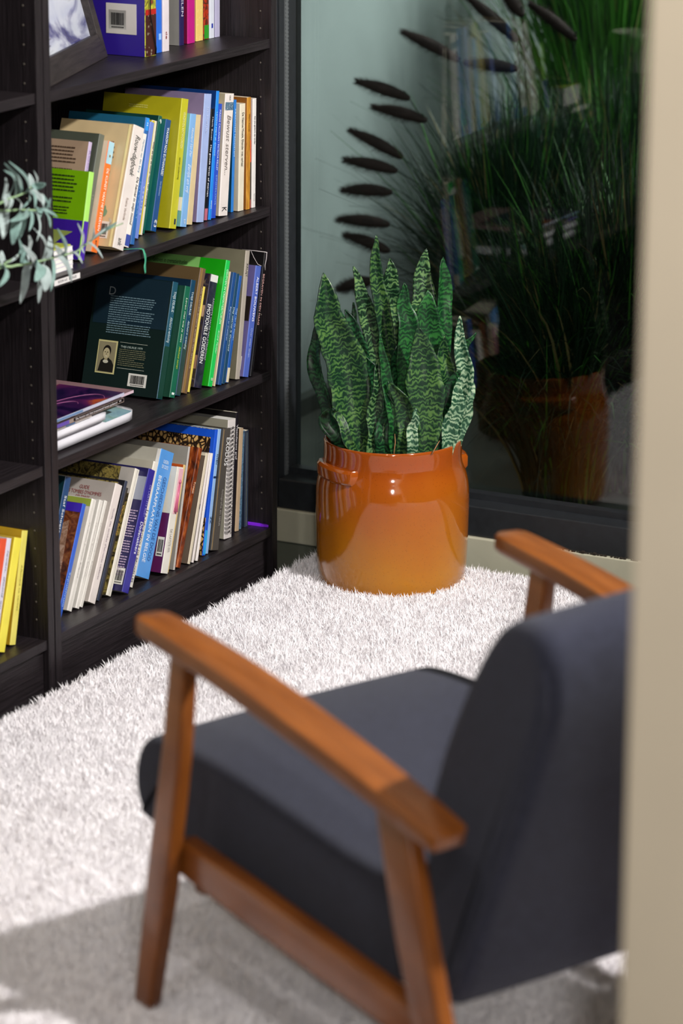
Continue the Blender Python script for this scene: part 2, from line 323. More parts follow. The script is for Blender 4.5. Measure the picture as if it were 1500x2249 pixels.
# tufts lean together in clumps
def vnoise(x, y, sc, seed):
    r2 = np.random.default_rng(seed); G = r2.uniform(-1, 1, (256, 256)); X = x*sc; Y = y*sc
    i = np.floor(X).astype(int); j = np.floor(Y).astype(int); fx = X-i; fy = Y-j; fx = fx*fx*(3-2*fx); fy = fy*fy*(3-2*fy)
    g = lambda a, b: G[a % 256, b % 256]
    return (g(i, j)*(1-fx)+g(i+1, j)*fx)*(1-fy)+(g(i, j+1)*(1-fx)+g(i+1, j+1)*fx)*fy
lx = 0.5*vnoise(bx, by, 95, 1)+0.45*rng.normal(0, 1, N)+0.12*vnoise(bx, by, 12, 3)
ly = 0.5*vnoise(bx, by, 95, 2)+0.45*rng.normal(0, 1, N)+0.12*vnoise(bx, by, 12, 4)
L *= 1+0.15*vnoise(bx, by, 60, 5)
nrm = np.sqrt(1+(lx**2+ly**2)*0.55)
dx = lx*0.74/nrm; dy = ly*0.74/nrm; dz = 1/nrm
ang = rng.uniform(0, math.pi*2, N); wd = rng.uniform(0.0006, 0.0012, N); wx = np.cos(ang)*wd; wy = np.sin(ang)*wd
V = np.zeros((N, 5, 3), np.float32)
z0 = 0.006
V[:, 0] = np.stack([bx-wx, by-wy, np.full(N, z0)], 1); V[:, 1] = np.stack([bx+wx, by+wy, np.full(N, z0)], 1)
mxp = bx+dx*L*0.45; myp = by+dy*L*0.45; mz = z0+L*0.6*dz
V[:, 2] = np.stack([mxp+wx*0.9, myp+wy*0.9, mz], 1); V[:, 3] = np.stack([mxp-wx*0.9, myp-wy*0.9, mz], 1)
V[:, 4] = np.stack([bx+dx*L*1.15, by+dy*L*1.15, z0+L*dz], 1)
pot_c = np.array([5.362, 2.692]); keep = (bx-pot_c[0])**2+(by-pot_c[1])**2 > 0.1385**2
keep &= (V[:, 4, 1] < 2.925)
V = V[keep]; N = len(V)
me = bpy.data.meshes.new('pile'); me.vertices.add(N*5); me.vertices.foreach_set('co', V.reshape(-1))
base = (np.arange(N)*5)[:, None]
quad = base+np.array([0, 1, 2, 3]); tri = base+np.array([3, 2, 4])
loops = np.concatenate([quad, tri], 1).reshape(-1)
me.loops.add(N*7); me.loops.foreach_set('vertex_index', loops.astype(np.int32))
ls = (np.arange(N)*7)[:, None]+np.array([0, 4]); me.polygons.add(N*2); me.polygons.foreach_set('loop_start', ls.reshape(-1).astype(np.int32))
me.update(calc_edges=True); me.validate()
m_pile = mat('rug_pile', 'f8f5f8', 0.75, spec=0.25)
_b = m_pile.node_tree.nodes['Principled BSDF']
me.materials.append(m_pile)
pile = bpy.data.objects.new('pile', me); C.objects.link(pile); pile.parent = rug; pile['kind'] = 'stuff'

# ------------------------------------------------------------------ bookcases
m_bw = mat('black_brown_wood', '3a3134', 0.42, spec=0.45, noise=0.38, nscale=16, bump=0.25, bscale=30, stretch=(1, 1, 1))
def woodmat(name, ax):
    st = {'x': (1.2, 26, 26), 'z': (26, 26, 1.2), 'y': (26, 1.2, 26)}[ax]
    return mat(name, '201b1e', 0.40, spec=0.45, noise=0.42, nscale=9, bump=0.35, bscale=14, stretch=st)
m_wx = woodmat('black_brown_wood_shelf', 'x'); m_wz = woodmat('black_brown_wood_upright', 'z')
m_hole = mat('pin_hole', '5a534c', 0.5)
FY, BY_ = 2.937, 3.222
def bookcase(label, x0, x1, shelves):
    t = thing('bookcase', label, 'bookcase', (x0, FY, 0), group=None)
    w = x1-x0; d = BY_-FY
    for a in (0, w-0.0195): bevel(MB().box(a, a+0.0195, 0, d, -0.036, 2.02).build('side_panel', m_wz, t), 0.001, 2)
    MB().box(0.0195, w-0.0195, d-0.006, d-0.001, 0.066, 2.0).build('back_panel', m_wz, t)
    bevel(MB().box(0.0195, w-0.0195, 0, d-0.006, 2.002, 2.02).build('top_panel', m_wx, t), 0.001, 2)
    bevel(MB().box(0.0195, w-0.0195, 0.012, 0.03, -0.036, 0.066).build('kick_board', m_wx, t), 0.001, 2)
    for z in shelves:
        e = 0.0 if z < 0.1 else 0.0012
        bevel(MB().box(0.0195+e, w-0.0195-e, 0.003, d-0.007, z-0.0175, z).build('shelf', m_wx, t), 0.001, 2)
    n = 10; hm = MB(); vs = [(-0.0002, 0.0019*math.cos(2*math.pi*i/n), 0.0019*math.sin(2*math.pi*i/n)) for i in range(n)]
    vs += [(-0.0007, 0.0012*math.cos(2*math.pi*i/n), 0.0012*math.sin(2*math.pi*i/n)) for i in range(n)]
    hm.add(vs, [[i, (i+1) % n, n+(i+1) % n, n+i] for i in range(n)]+[[n+i for i in range(n)]])
    first = None; z = 0.118
    while z < 1.22:
        if all(abs(z-(s-0.009)) > 0.013 for s in shelves):
            if first is None: first = hm.build('pin_hole', m_hole, t); q = first
            else: q = first.copy(); C.objects.link(q); q.parent = t
            q.location = (w-0.0195, 0.024, z)
        z += 0.032
    return t
SH = (0.0835, 0.395, 0.712, 1.028)
bookcase('black brown bookcase with four book-filled shelves, right unit beside the window', 4.5545, 5.3535, SH+(1.345, 1.66))
bookcase('black brown bookcase mostly cut off at the left edge, yellow books on its bottom shelf', 3.7535, 4.5515, (0.0835, 0.395, 0.712, 1.031, 1.345, 1.66))

# ------------------------------------------------------------------ books
PAGE = mat('paper_block', 'd9d0bc', 0.85, noise=0.12, nscale=3, stretch=(900, 1, 1))
PAGEW = mat('paper_white', 'e2dfda', 0.8, noise=0.06, nscale=3, stretch=(900, 1, 1))
SPZ = dict(B=0.712, C=0.395, D=0.0835, A=1.028, E=0.0835)
def cpanel(p, t, d0, d1, z0, z1, m, name='printed_panel', off=0.0004):
    return MB().box(-t-off, -t+0.0002, d0, d1, z0, z1).build(name, m, p)
def spanel(p, x0, x1, z0, z1, m, name='spine_panel', off=0.0004):
    return MB().box(x0, x1, -off, 0.0002, z0, z1).build(name, m, p)
def stext(p, t, body, col, ztop, zbot, size, shear=0, xo=0.5):
    Mx = Matrix(((0, 1, 0, -t*(1-xo)), (0, 0, -1, -0.0006), (-1, 0, 0, ztop), (0, 0, 0, 1)))
    return text(body, p, Mx, size*1.25, ztop-zbot, col, 'spine_lettering', shear)
def ctext(p, t, body, col, y0, z, size, length=None, align='LEFT', name='cover_lettering'):
    Mx = Matrix(((0, 0, -1, -t-0.0007), (-1, 0, 0, y0), (0, 1, 0, z), (0, 0, 0, 1)))
    return text(body, p, Mx, size, length, col, name, align=align)
def blurb(p, t, d0, d1, z0, z1, n, col, name='blurb_lines', seed=0):
    r3 = random.Random(seed); b = MB(); pitch = (z1-z0)/n
    for i in range(n):
        z = z1-pitch*(i+0.5); y = d1; end = d0+(d1-d0)*(r3.uniform(0.0, 0.08) if (i+1) % 6 else r3.uniform(0.3, 0.6))
        while y > end+0.002:
            wl = r3.uniform(0.002, 0.009); y2 = max(end, y-wl)
            b.box(-t-0.0006, -t-0.0003, y2, y, z-pitch*0.2, z+pitch*0.2); y = y2-0.0012
    return b.build(name, paint(col, 0.5), p)
def barcode(p, t, d0, z0, wd=0.04, h=0.022, seed=1):
    cpanel(p, t, d0, d0+wd, z0, z0+h, paint('d8d6cf', 0.4), 'barcode_label', 0.0005)
    r3 = random.Random(seed); b = MB(); y = d0+wd*0.12
    while y < d0+wd*0.88:
        s = r3.choice((0.0004, 0.0008, 0.0012)); b.box(-t-0.0008, -t-0.0004, y, y+s, z0+h*0.22, z0+h*0.86); y += s+r3.choice((0.0005, 0.0009))
    for i in range(10): b.box(-t-0.0008, -t-0.0004, d0+wd*(0.14+0.072*i), d0+wd*(0.18+0.072*i), z0+h*0.07, z0+h*0.15)
    b.build('barcode_bars', paint('1a1a1a', 0.5), p)
BOOKS = {}
def book(i, kind, dep, spine, cover, label, group, pages=None, rough=0.36, front=None):
    row, u, v, t, h, tilt = BK[i]
    if row == 'A': h = {'a1': .245, 'a2': .222, 'a3': .226, 'a4': .215, 'a5': .205, 'a6': .21, 'a7': .20, 'a8': .207, 'a9': .205, 'a10': .20}[i]; tilt = 0.8; u = min(u, 5.331)
    o = thing('book', label, 'book', (u, v, SPZ[row]+0.0004), (0, R(tilt), 0), group)
    hard = kind == 'h'; tb = min(0.0024 if hard else 0.0005, t*0.2); e = min(0.0016, t*0.12); ov = 0.003 if hard else 0.0
    m0 = cover if not isinstance(cover, str) else paint(cover, rough); m1 = spine if not isinstance(spine, str) else paint(spine, rough)
    P = [(-t, dep), (-t, e), (-t+e*0.5, e*0.25), (-t+e*1.2, 0), (-e*1.2, 0), (-e*0.5, e*0.25), (0, e), (0, dep), (-tb, dep), (-tb, tb+e*.3), (-t+tb, tb+e*.3), (-t+tb, dep)]
    b = MB(); n = len(P); vs = [(x, y, 0) for x, y in P]+[(x, y, h) for x, y in P]
    sp = {1, 2, 3, 4, 5}
    for k2 in range(n): b.add([vs[k2], vs[(k2+1) % n], vs[n+(k2+1) % n], vs[n+k2]], [(0, 1, 2, 3)], 1 if k2 in sp else 0)
    for q, z in ((1, 0), (-1, h)):
        cap = [(x, y, z) for x, y in P]
        for f in ((0, 1, 10, 11), (1, 2, 10), (2, 3, 10), (3, 4, 9, 10), (4, 5, 9), (5, 6, 9), (6, 7, 8, 9)): b.add([cap[j] for j in f][::q], [tuple(range(len(f)))], 0)
    cv = b.build('cover', [m0, m1], o)
    MB().box(-t+tb, -tb, tb+e*.3, dep-ov-0.0005, ov+0.0003, h-ov-0.0003).build('page_block', pages or PAGE, o)
    BOOKS[i] = (cv, t, h); return cv, t, h
G = {'A': 'books standing on the top visible shelf', 'B': 'leaning books on the second shelf down', 'C': 'leaning books on the third shelf down', 'D': 'leaning books on the bottom shelf', 'E': 'books on the bottom shelf of the left bookcase'}
leafm = picmat('leafy_print', 'noise', ['0a2010', '1c4a24', '4f8a3c'], 70)
barkm = picmat('bark_print', 'noise', ['2a1008', '7a3212', 'b8672c'], 45, stretch=(1, 2, .5))
barkp = picmat('column_print', 'noise', ['2c1208', '6a3418', '8c5a34'], 60, stretch=(1, 1, 1))
treem = picmat('branches_print', 'veins', ['120a06', '2c1c10', 'b89058', 'd8b070'], 95, stretch=(1, 1.4, 1))
foliage = picmat('foliage_print', 'noise', ['15120c', '4c4224', '8c7c40', '1c180e'], 70)
stonem = picmat('stone_print', 'noise', ['2a2622', '5c5248', '8c8078'], 50)
specb = picmat('speckle_blue_print', 'noise', ['1a2c40', '4a6c84', '7c8ca4'], 160)
nebula = picmat('nebula_print', 'noise', ['120a28', '1c1038', '3a1848', '5c2050', 'b0502c'], 11, dist=1.0, rough=0.2)
woodp = picmat('woodgrain_print', 'noise', ['8a5818', 'b8802c', 'd09838'], 30, stretch=(4, 1, .6))
flowerp = picmat('orchard_print', 'noise', ['7c9030', 'b8b834', '4c3c20', 'a03028'], 30)
# --- second shelf
Bk = lambda i, *a, **k2: book(i, *a, G[BK[i][0]], **k2)
p, t, h = Bk('b1', 'h', .125, 'a2d868', '6fa406', 'small hardcover in lime green over violet, black blurb on its back cover')
cpanel(p, t, .003, .125, 0, h*.44, paint('36188c')); spanel(p, -t+.0008, -.0008, 0, h*.44, paint('45249c')); blurb(p, t, .022, .118, h*.62, h*.95, 8, '20300a', seed=2); blurb(p, t, .03, .118, h*.49, h*.59, 3, '20300a', seed=3, name='blurb_lines')
p, t, h = Bk('b2', 'p', .135, 'b7a7c4', 'a38a74', 'taupe paperback with a lilac spine and dense brown blurb, behind the lime green book')
blurb(p, t, .022, .125, h*.60, h*.95, 11, '4a3628', seed=4); stext(p, t, 'ROOSTEN', '9a88b8', h*.93, h*.6, t*.6)
p, t, h = Bk('b3', 'h', .16, '5c6156', '474c42', 'dull grey green hardcover left of the orange spined book')
stext(p, t, '\u2022 \u2022', '9a9a8c', h*.5, h*.46, t*.3)
p, t, h = Bk('b4', 'p', .14, 'dd6c26', 'd9c4ae', 'cream paperback with an orange spine and a white daisy on pale blue at its top')
spanel(p, -t+.001, -.001, h*.80, h-.0005, paint('9cc4d4'))
dm = MB()
for k3 in range(12):
    a = k3*math.pi/6; c0 = (-t*.5, h*.87); dm.add([(c0[0]+math.cos(a-.2)*.0015, -.0007, c0[1]+math.sin(a-.2)*.0015), (c0[0]+math.cos(a)*.0075, -.0007, c0[1]+math.sin(a)*.0095), (c0[0]+math.cos(a+.2)*.0015, -.0007, c0[1]+math.sin(a+.2)*.0015)], [(0, 1, 2)])
dm.build('daisy_petals', paint('f0ead8'), p)
MB().box(-t*.5-.0018, -t*.5+.0018, -.001, -.0006, h*.87-.002, h*.87+.002).build('daisy_eye', paint('6a4a10'), p)
stext(p, t, 'DE KUNST VAN HET STERVEN', 'f4e4d8', h*.76, h*.2, t*.42); stext(p, t, 'ank', '402010', h*.11, h*.05, t*.34)
p, t, h = Bk('b5', 'h', .15, 'd6cdc8', 'c9b289', 'thick beige hardcover reading Rouw-dagboek down its pale spine')
stext(p, t, 'Rouw-dagboek', '50504a', h*.93, h*.60, t*.5, .35); stext(p, t, 'Riekie Verlinde', 'a8968c', h*.42, h*.24, t*.25); stext(p, t, 'ank', '3a3a38', h*.09, h*.03, t*.42)
cpanel(p, t, .006, .010, .001, h-.001, paint('e6d69c'), 'hinge_strip'); barcode(p, t, .016, .014, .026, .03, 5); blurb(p, t, .03, .08, h*.5, h*.86, 9, '6a5a48', seed=6)
MB().add([(-t-.0007, .030+.006*math.sin(a2)*(1 if math.cos(a2) < 0 else .5), .062+.010*math.cos(a2)) for a2 in [k3*math.pi/8 for k3 in range(16)]], [tuple(range(16))]).build('green_drop_print', paint('6a9478'), p)
p, t, h = Bk('b7', 'p', .13, 'e2dcd6', '9c3428', 'slim white spined book with a red cover, right against the beige hardcover')
stext(p, t, 'De hemel in mijn mond', '2c2c34', h*.62, h*.2, t*.55, .2); spanel(p, -t+.001, -.001, .002, h*.11, paint('3a4c9c')); stext(p, t, 'Marinus van den Berg', '8ca0b4', h*.95, h*.66, t*.4)
p, t, h = Bk('b6', 'p', .16, '2c62a4', '1a5876', 'blue paperback with a bright blue spine head and leafy green band, behind the beige hardcover')
spanel(p, -t+.001, -.001, h*.90, h-.0005, paint('2e8ce0')); cpanel(p, t, .012, .155, h*.80, h*.90, leafm); stext(p, t, 'H', 'cfe0f0', h*.965, h*.94, t*.4); stext(p, t, 'UITVAART', '7aa4d8', h*.5, h*.2, t*.3)
p, t, h = Bk('b8', 'p', .14, '6c84cc', '4a68b4', 'thin periwinkle blue book left of the yellow one on the second shelf')
stext(p, t, 'V E R L I E S', 'c4cce8', h*.45, h*.2, t*.35)
p, t, h = Bk('b9', 'p', .14, 'd9d2bc', 'c6b31e', 'yellow covered book with a cream spine left of the dark teal books')
spanel(p, -t+.0005, -t*.55, .001, h-.001, paint('c9b820')); stext(p, t, 'Waar de ziel de hemel raakt, een handreiking', '3c3c34', h*.82, h*.25, t*.28, 0, .78)
p, t, h = Bk('b10', 'h', .155, '14564a', '0e3a34', 'dark green hardcover just behind the euthanasia question book')
stext(p, t, '?', 'd8e0d8', h*.99, h*.95, t*.6)
p, t, h = Bk('b11', 'p', .145, '124580', '0f5c5c', 'navy spined book asking Waarom nog euthanasie? in white letters')
stext(p, t, 'WAAROM NOG EUTHANASIE?', 'e8ecf0', h*.93, h*.50, t*.5); stext(p, t, 'Wim Distelmans', '9cb8d8', h*.45, h*.32, t*.28); stext(p, t, '\u20ac3', 'e8ecf0', h*.11, h*.04, t*.5)
p, t, h = Bk('b12', 'h', .165, 'b4b024', 'a59e18', 'large olive yellow hardcover, widest yellow cover on the second shelf')
stext(p, t, 'VRAGEN EN ANTWOORDEN', 'e0dc98', h*.9, h*.62, t*.4); stext(p, t, 'samen onderweg', '6a6810', h*.55, h*.38, t*.28); barcode(p, t, .032, .02, .014, .024, 8); blurb(p, t, .07, .11, h*.9, h*.93, 2, 'c8c468', seed=8)
MB().box(-t*.45, -t*.25, -.0007, -.0003, .008, .018).build('publisher_mark', paint('1c2440'), p)
p, t, h = Bk('b13', 'p', .135, '78a6d6', '6ca6a4', 'light blue spined book with white handwriting, right of the large olive yellow hardcover')
stext(p, t, 'Honderd Van Der', 'dce8f4', h*.88, h*.62, t*.4, .4); stext(p, t, 'Eerlijk en vrij', 'dce8f4', h*.56, h*.3, t*.55, .5); cpanel(p, t, .002, .02, h*.14, h*.26, paint('e0ddd2')); stext(p, t, 'EP', 'dce8f4', h*.07, h*.03, t*.3)
p, t, h = Bk('b14', 'p', .13, 'c9b68e', '94809c', 'plain sand coloured spine with a mauve cover beside the light blue book')
p, t, h = Bk('b15', 'h', .17, '98a9d4', '7f7090', 'tall lavender hardcover with a pale blue spine, mid shelf')
stext(p, t, 'In Liefde', 'b8c4e4', h*.9, h*.7, t*.3); 
p, t, h = Bk('b16', 'p', .14, '0c0c10', '141418', 'slim black spine with white letters and a rose coloured foot')
spanel(p, -t+.0008, -.0008, .001, h*.11, paint('b06074')); stext(p, t, 'Henk Bouer', 'c8c8cc', h*.93, h*.72, t*.4); stext(p, t, 'Het goede leven of sterven', 'e4e4e8', h*.68, h*.22, t*.5)
p, t, h = Bk('b17', 'p', .165, '1c82dc', '0e326c', 'tall bright azure spine titled Leven met je dode')
stext(p, t, 'LEVEN MET JE DODE', '9cd0f4', h*.84, h*.5, t*.5); stext(p, t, 'MMM', 'cfe4f4', h*.15, h*.09, t*.4)
p, t, h = Bk('b18', 'p', .15, '1c46b8', '1a3a8c', 'royal blue spine naming two authors, left of the white Bewust sterven')
stext(p, t, 'MAGGIE CALLANAN / PATRICIA KELLEY', 'c8d4f0', h*.95, h*.42, t*.4); stext(p, t, 'EINDELOOS', '7c9ce0', h*.38, h*.12, t*.36); 
p, t, h = Bk('b19', 'p', .15, 'dad2ce', 'ab9f84', 'thick off-white spine reading Bewust sterven with a small portrait photo above')
stext(p, t, 'Bewust sterven...', '7c7470', h*.83, h*.34, t*.5, .3); spanel(p, -t+.001, -.002, h*.865, h*.93, picmat('portrait_print', 'noise', ['1c3448', '4a6c84', 'a0a8b0'], 120)); stext(p, t, 'K\u00dcBLER', '6c6866', h*.985, h*.945, t*.16); stext(p, t, 'K', '1c1c1c', h*.075, h*.04, t*.6)
p, t, h = Bk('b20', 'p', .14, '1c72c4', '0c3a56', 'medium blue spine with pale blue letters, right of Bewust sterven')
stext(p, t, 'KRACHTEN TROOSTEN', 'b8dcf4', h*.92, h*.5, t*.42)
p, t, h = Bk('b21', 'p', .14, 'd6cebb', 'b4aa94', 'cream spine with a bold black title beside the brown books')
stext(p, t, 'De Vlaamse Missale, Elkander met verhaal', '28241e', h*.92, h*.42, t*.4)
p, t, h = Bk('b22', 'p', .15, woodp, '84501a', 'ochre brown wood grained spine near the right end of the second shelf')
stext(p, t, 'Manu Keirse', '6c4410', h*.85, h*.7, t*.3)
p, t, h = Bk('b23', 'p', .14, '8c2416', '3a1810', 'very thin dark red spine between the ochre and the white book')
spanel(p, -t+.0005, -.0005, h*.42, h*.62, paint('d03418')); spanel(p, -t+.0005, -.0005, h*.08, h*.42, paint('181410'))
p, t, h = Bk('b24', 'p', .14, 'dad6d4', 'c8c0bc', 'white spine at the far right end of the second shelf')
stext(p, t, 'Aan jou gedacht als verder', '38383a', h*.84, h*.58, t*.4); stext(p, t, 'lannoo', '6c6c6c', h*.13, h*.06, t*.25)
# --- third shelf
p, t, h = Bk('c1', 'h', .165, '1c4c60', '10201e', 'large dark green hardcover with its back cover showing a sepia author photo and pale blurb')
spanel(p, -t+.001, -.001, .001, h*.45, paint('123a30')); stext(p, t, 'THIJS DELRUE \u00b7', 'c8d8dc', h*.92, h*.73, t*.5); stext(p, t, 'Afscheid in verbinding', 'b8ccd0', h*.7, h*.48, t*.55, .4)
cpanel(p, t, .004, .160, h*.58, h*.995, paint('0e2430', .45), 'navy_field')
blurb(p, t, .030, .128, h*.50, h*.83, 17, '6c8690', seed=11); ctext(p, t, 'D', '8c9496', .134, h*.86, .022)
blurb(p, t, .036, .094, h*.235, h*.385, 9, '6a6a52', seed=12); ctext(p, t, 'THIJS DELRUE 1979', 'a8b8b0', .092, h*.40, .0056)
ln = MB(); ln.box(-t-.0008, -t-.0004, .036, .094, h*.435, h*.438); ln.box(-t-.0008, -t-.0004, .036, .094, h*.215, h*.218); ln.build('ruled_lines', paint('b8bcae'), p)
cpanel(p, t, .099, .140, h*.155, h*.44, paint('c8c088'), 'photo_border', .0006)
ph = cpanel(p, t, .1015, .1375, h*.168, h*.427, paint('8c8468', .3), 'author_photo', .0009)
def disc(p, t, yc, zc, ry, rz, m, name, off, n=20, pts=None):
    q = pts or [(yc+ry*math.cos(2*math.pi*i/n), zc+rz*math.sin(2*math.pi*i/n)) for i in range(n)]
    b = MB(); n = len(q); b.add([(-t-off, y, z) for y, z in q], [tuple(range(n))[::-1]]); return b.build(name, m, p)
z1 = h*.168
disc(p, t, 0, 0, 0, 0, paint('1e1c18'), 'photo_jacket', .0012, pts=[(.1018, z1+.0005), (.1018, z1+.014), (.107, z1+.022), (.115, z1+.027), (.122, z1+.027), (.130, z1+.021), (.1340, z1+.001)])
disc(p, t, .1190, z1+.0395, .0085, .0105, paint('1c1814'), 'photo_hair', .0012); disc(p, t, .1195, z1+.0235, .0036, .006, paint('8c8260'), 'photo_neck', .0013)
disc(p, t, .1197, z1+.0345, .0072, .0105, paint('b8ac88'), 'photo_face', .0015)
disc(p, t, .1197, z1+.0195, .0058, .0032, paint('c8c4b0'), 'photo_collar', .0014)
for yy in (.1170, .1222): disc(p, t, yy, z1+.0370, .0013, .0008, paint('241e18'), 'photo_eye', .0018, 10)
disc(p, t, .1190, z1+.0338, .0007, .0020, paint('8c8264'), 'photo_nose', .0018, 8); disc(p, t, .1195, z1+.0292, .0026, .0007, paint('e0d8c0'), 'photo_smile', .0018, 10)
barcode(p, t, .028, .016, .039, .024, 3)
p, t, h = Bk('c2', 'h', .16, '186048', '0e3c2c', 'mid green spined hardcover between the two dark teal books')
stext(p, t, 'Leven met wie je mist', 'd0dcc8', h*.9, h*.5, t*.34, .2); stext(p, t, 'Afscheid nemen', 'b8c840', h*.46, h*.26, t*.36, .2); stext(p, t, '\u25ae', 'd8e4e0', h*.07, h*.05, t*.4)
p, t, h = Bk('c3', 'h', .165, '14405c', '0c2438', 'dark teal spined book, second copy, beside the brown hardcover')
spanel(p, -t+.001, -.001, .001, h*.45, paint('2c4440')); stext(p, t, 'THIJS DELRUE \u00b7', 'c8d8dc', h*.90, h*.68, t*.42); stext(p, t, 'Afscheid in verbinding', 'b8ccd0', h*.65, h*.4, t*.45, .4)
p, t, h = Bk('c4', 'h', .17, '6c5440', '5c4a30', 'brown hardcover standing left of the thin yellow booklet')
spanel(p, -t+.001, -t*.6, .001, h-.001, paint('8a6c40')); stext(p, t, 'Als sterven anders wordt dan leven is', 'b09c8c', h*.85, h*.2, t*.25, 0, .7)
p, t, h = Bk('c5', 'p', .14, 'd9c758', 'b8a030', 'thin yellow booklet on the third shelf left of Emotionele goederen')
p, t, h = Bk('c6', 'p', .15, picmat('dark_photo_print', 'noise', ['12101c', '24203a', '3a3640'], 40), picmat('dark_photo_print2', 'noise', ['14100e', '3c3028', '1a1830', '6c5c48'], 30), 'photo covered paperback titled Emotionele goederen with a white spine head')
spanel(p, -t+.001, -.001, h*.935, h-.0005, paint('d8d6d4')); stext(p, t, 'EMOTIONELE GOEDEREN', 'f0f0f0', h*.74, h*.22, t*.5, 0, .33); stext(p, t, 'AANGIFTE VAN DE NALATENSCHAP', 'a8a8b0', h*.8, h*.25, t*.24, 0, .78); cpanel(p, t, .003, .03, h*.62, h*.72, paint('b09078')); cpanel(p, t, .003, .03, h*.16, h*.28, paint('8c6a58'))
p, t, h = Bk('c7', 'p', .17, '1cbc50', '78b060', 'bright green book titled Geloven in crematierituelen with a torn edge design')
stext(p, t, 'GELOVEN IN CREMATIERITUELEN', 'd0f4d8', h*.93, h*.5, t*.5); stext(p, t, 'Andr\u00e9 Mulder', 'c0ecca', h*.45, h*.26, t*.4, .3); stext(p, t, '\u25a5', 'e8f8e8', h*.07, h*.05, t*.5)
tn = MB(); r4 = random.Random(5); ed = [(.055-.004*k3/14+r4.uniform(-.0022, .0022)+.012*math.sin(k3*.35)*(k3/30), h*(1-k3/30)) for k3 in range(31)]
tn.add([(-t-.0005, y, z) for y, z in ed]+[(-t-.0005, .0015, z) for y, z in ed], [(k3, k3+1, 32+k3, 31+k3) for k3 in range(30)]); tn.build('torn_green_panel', paint('12900c'), p)
ctext(p, t, 'Geloven in crematierituelen', '0c200c', .158, h*.945, .012, .075)
p, t, h = Bk('c8', 'p', .14, 'd8c4a4', 'c4b090', 'very thin cream booklet squeezed right of the bright green book')
p, t, h = Bk('c9', 'p', .14, '1c4884', '183c6c', 'leftmost of three dark blue booklets on the third shelf')
stext(p, t, 'Begraven en Cremeren', 'a8c4e4', h*.7, h*.4, t*.4, .2)
p, t, h = Bk('c10', 'p', .14, '1c4460', '14384c', 'middle one of three dark blue booklets, greener than its neighbours')
stext(p, t, 'Dag waarop ik Overleed', 'c8dce4', h*.7, h*.3, t*.45, .2)
p, t, h = Bk('c11', 'p', .14, '1c54a0', '164078', 'rightmost of three dark blue booklets, cream patch at its foot')
stext(p, t, 'Dag van de Doden', 'a8c8ec', h*.7, h*.4, t*.4, .2); spanel(p, -t+.0005, -.0005, .001, h*.14, paint('d8ccb0'))
p, t, h = Bk('c12', 'h', .17, 'a49c90', '6e6a58', 'tall taupe hardcover rising behind the dark blue booklets')
stext(p, t, 'KRUIJT', '4c4848', h*.9, h*.80, t*.5)
p, t, h = Bk('c13', 'p', .15, '4c62b4', '5c5484', 'lilac blue book with bold white letters near the right end of the third shelf')
stext(p, t, 'ALBERT BOUWENS', 'f0f0f8', h*.9, h*.5, t*.42); stext(p, t, 'Over weer leven', 'a0b0dc', h*.44, h*.18, t*.4); cpanel(p, t, .003, .03, h*.5, h*.72, paint('1c1612')); barcode(p, t, .008, .012, .012, .026, 4)
p, t, h = Bk('c14', 'h', .165, '0e0c10', '0c0a0c', 'tall black book with a scuffed white top edge, last on the third shelf')
stext(p, t, 'BEGRAVEN IN DEN HAAG', 'c89c98', h*.83, h*.42, t*.75)
wr = MB(); wr.tube([(-t, .05, h+.001), (-t*.7, .02, h+.0012), (-t*.3, .004, h+.001), (0, 0, h+.0006)], .0008, 5); wr.tube([(-t*.3, -.0006, h), (-t*.25, -.0008, h*.95), (-t*.5, -.0008, h*.90), (-t*.2, -.0008, h*.86)], .0006, 5); wr.tube([(-t-.0006, .03, h), (-t-.0006, .022, h*.95), (-t-.0006, .012, h*.90), (-t-.0006, .004, h*.89)], .0005, 5)
wr.build('torn_jacket_edge', paint('c8c0c0'), p)
# --- bottom shelf
p, t, h = Bk('d0', 'h', .17, '1e4470', '0c2c34', 'navy spined hardcover with large white letters, first on the bottom shelf')
stext(p, t, 'Staf Schoeters', 'e4e8ec', h*.87, h*.56, t*.42); stext(p, t, 'HIER RUST', 'e4e8ec', h*.45, h*.05, t*.7)
p, t, h = Bk('d1', 'p', .15, '2c5cc4', barkp, 'paperback picturing a brown stone column under a violet band, bright blue spine')
cpanel(p, t, .001, .15, h*.92, h-.0005, paint('3c24a8')); stext(p, t, 'Sepulchrum', '9cc0f0', h*.4, h*.1, t*.5)
cl = MB(); cl.prism([(.012, h*.02), (.050, h*.02), (.046, h*.3), (.036, h*.80), (.020, h*.84), (.014, h*.3)], -t-.0007, -t-.0003, 'x'); cl.build('column_print_panel', picmat('column_light', 'noise', ['6c4c3a', '9c7862', 'b89c8c'], 90), p)
cs = MB()
for zz in (.26, .22, .17, .14): cs.box(-t-.0010, -t-.0006, .004, .07, h*zz, h*zz+.0028)
cs.build('column_rings_print', paint('38241c'), p)
W = 'dcd8d2'
for i, lb in (('d3', 'white spined booklet nearest the column picture book, shorter than the French one'), ('d4', 'middle white spined booklet of the short white trio on the bottom shelf'), ('d5', 'narrow white spined booklet leaning directly against the French tombs guide')):
    p, t, h = Bk(i, 'p', .145, W, 'c6c2bc', lb, pages=PAGEW); stext(p, t, 'Terebinth Funerair Erfgoed', 'b0aca8', h*.8, h*.3, t*.22)
    spanel(p, -t*.62, -t*.56, .002, h-.002, paint('c0bcb6'), 'fold_line')
cpanel(*BOOKS['d3'][:2], .002, .145, BOOKS['d3'][2]*.93, BOOKS['d3'][2]*.995, paint('90a040'))
p, t, h = Bk('d6', 'p', .16, 'd9d0cc', 'a49c96', 'grey white guide lettered Les tombes d\'hommes c\u00e9l\u00e8bres on its cover')
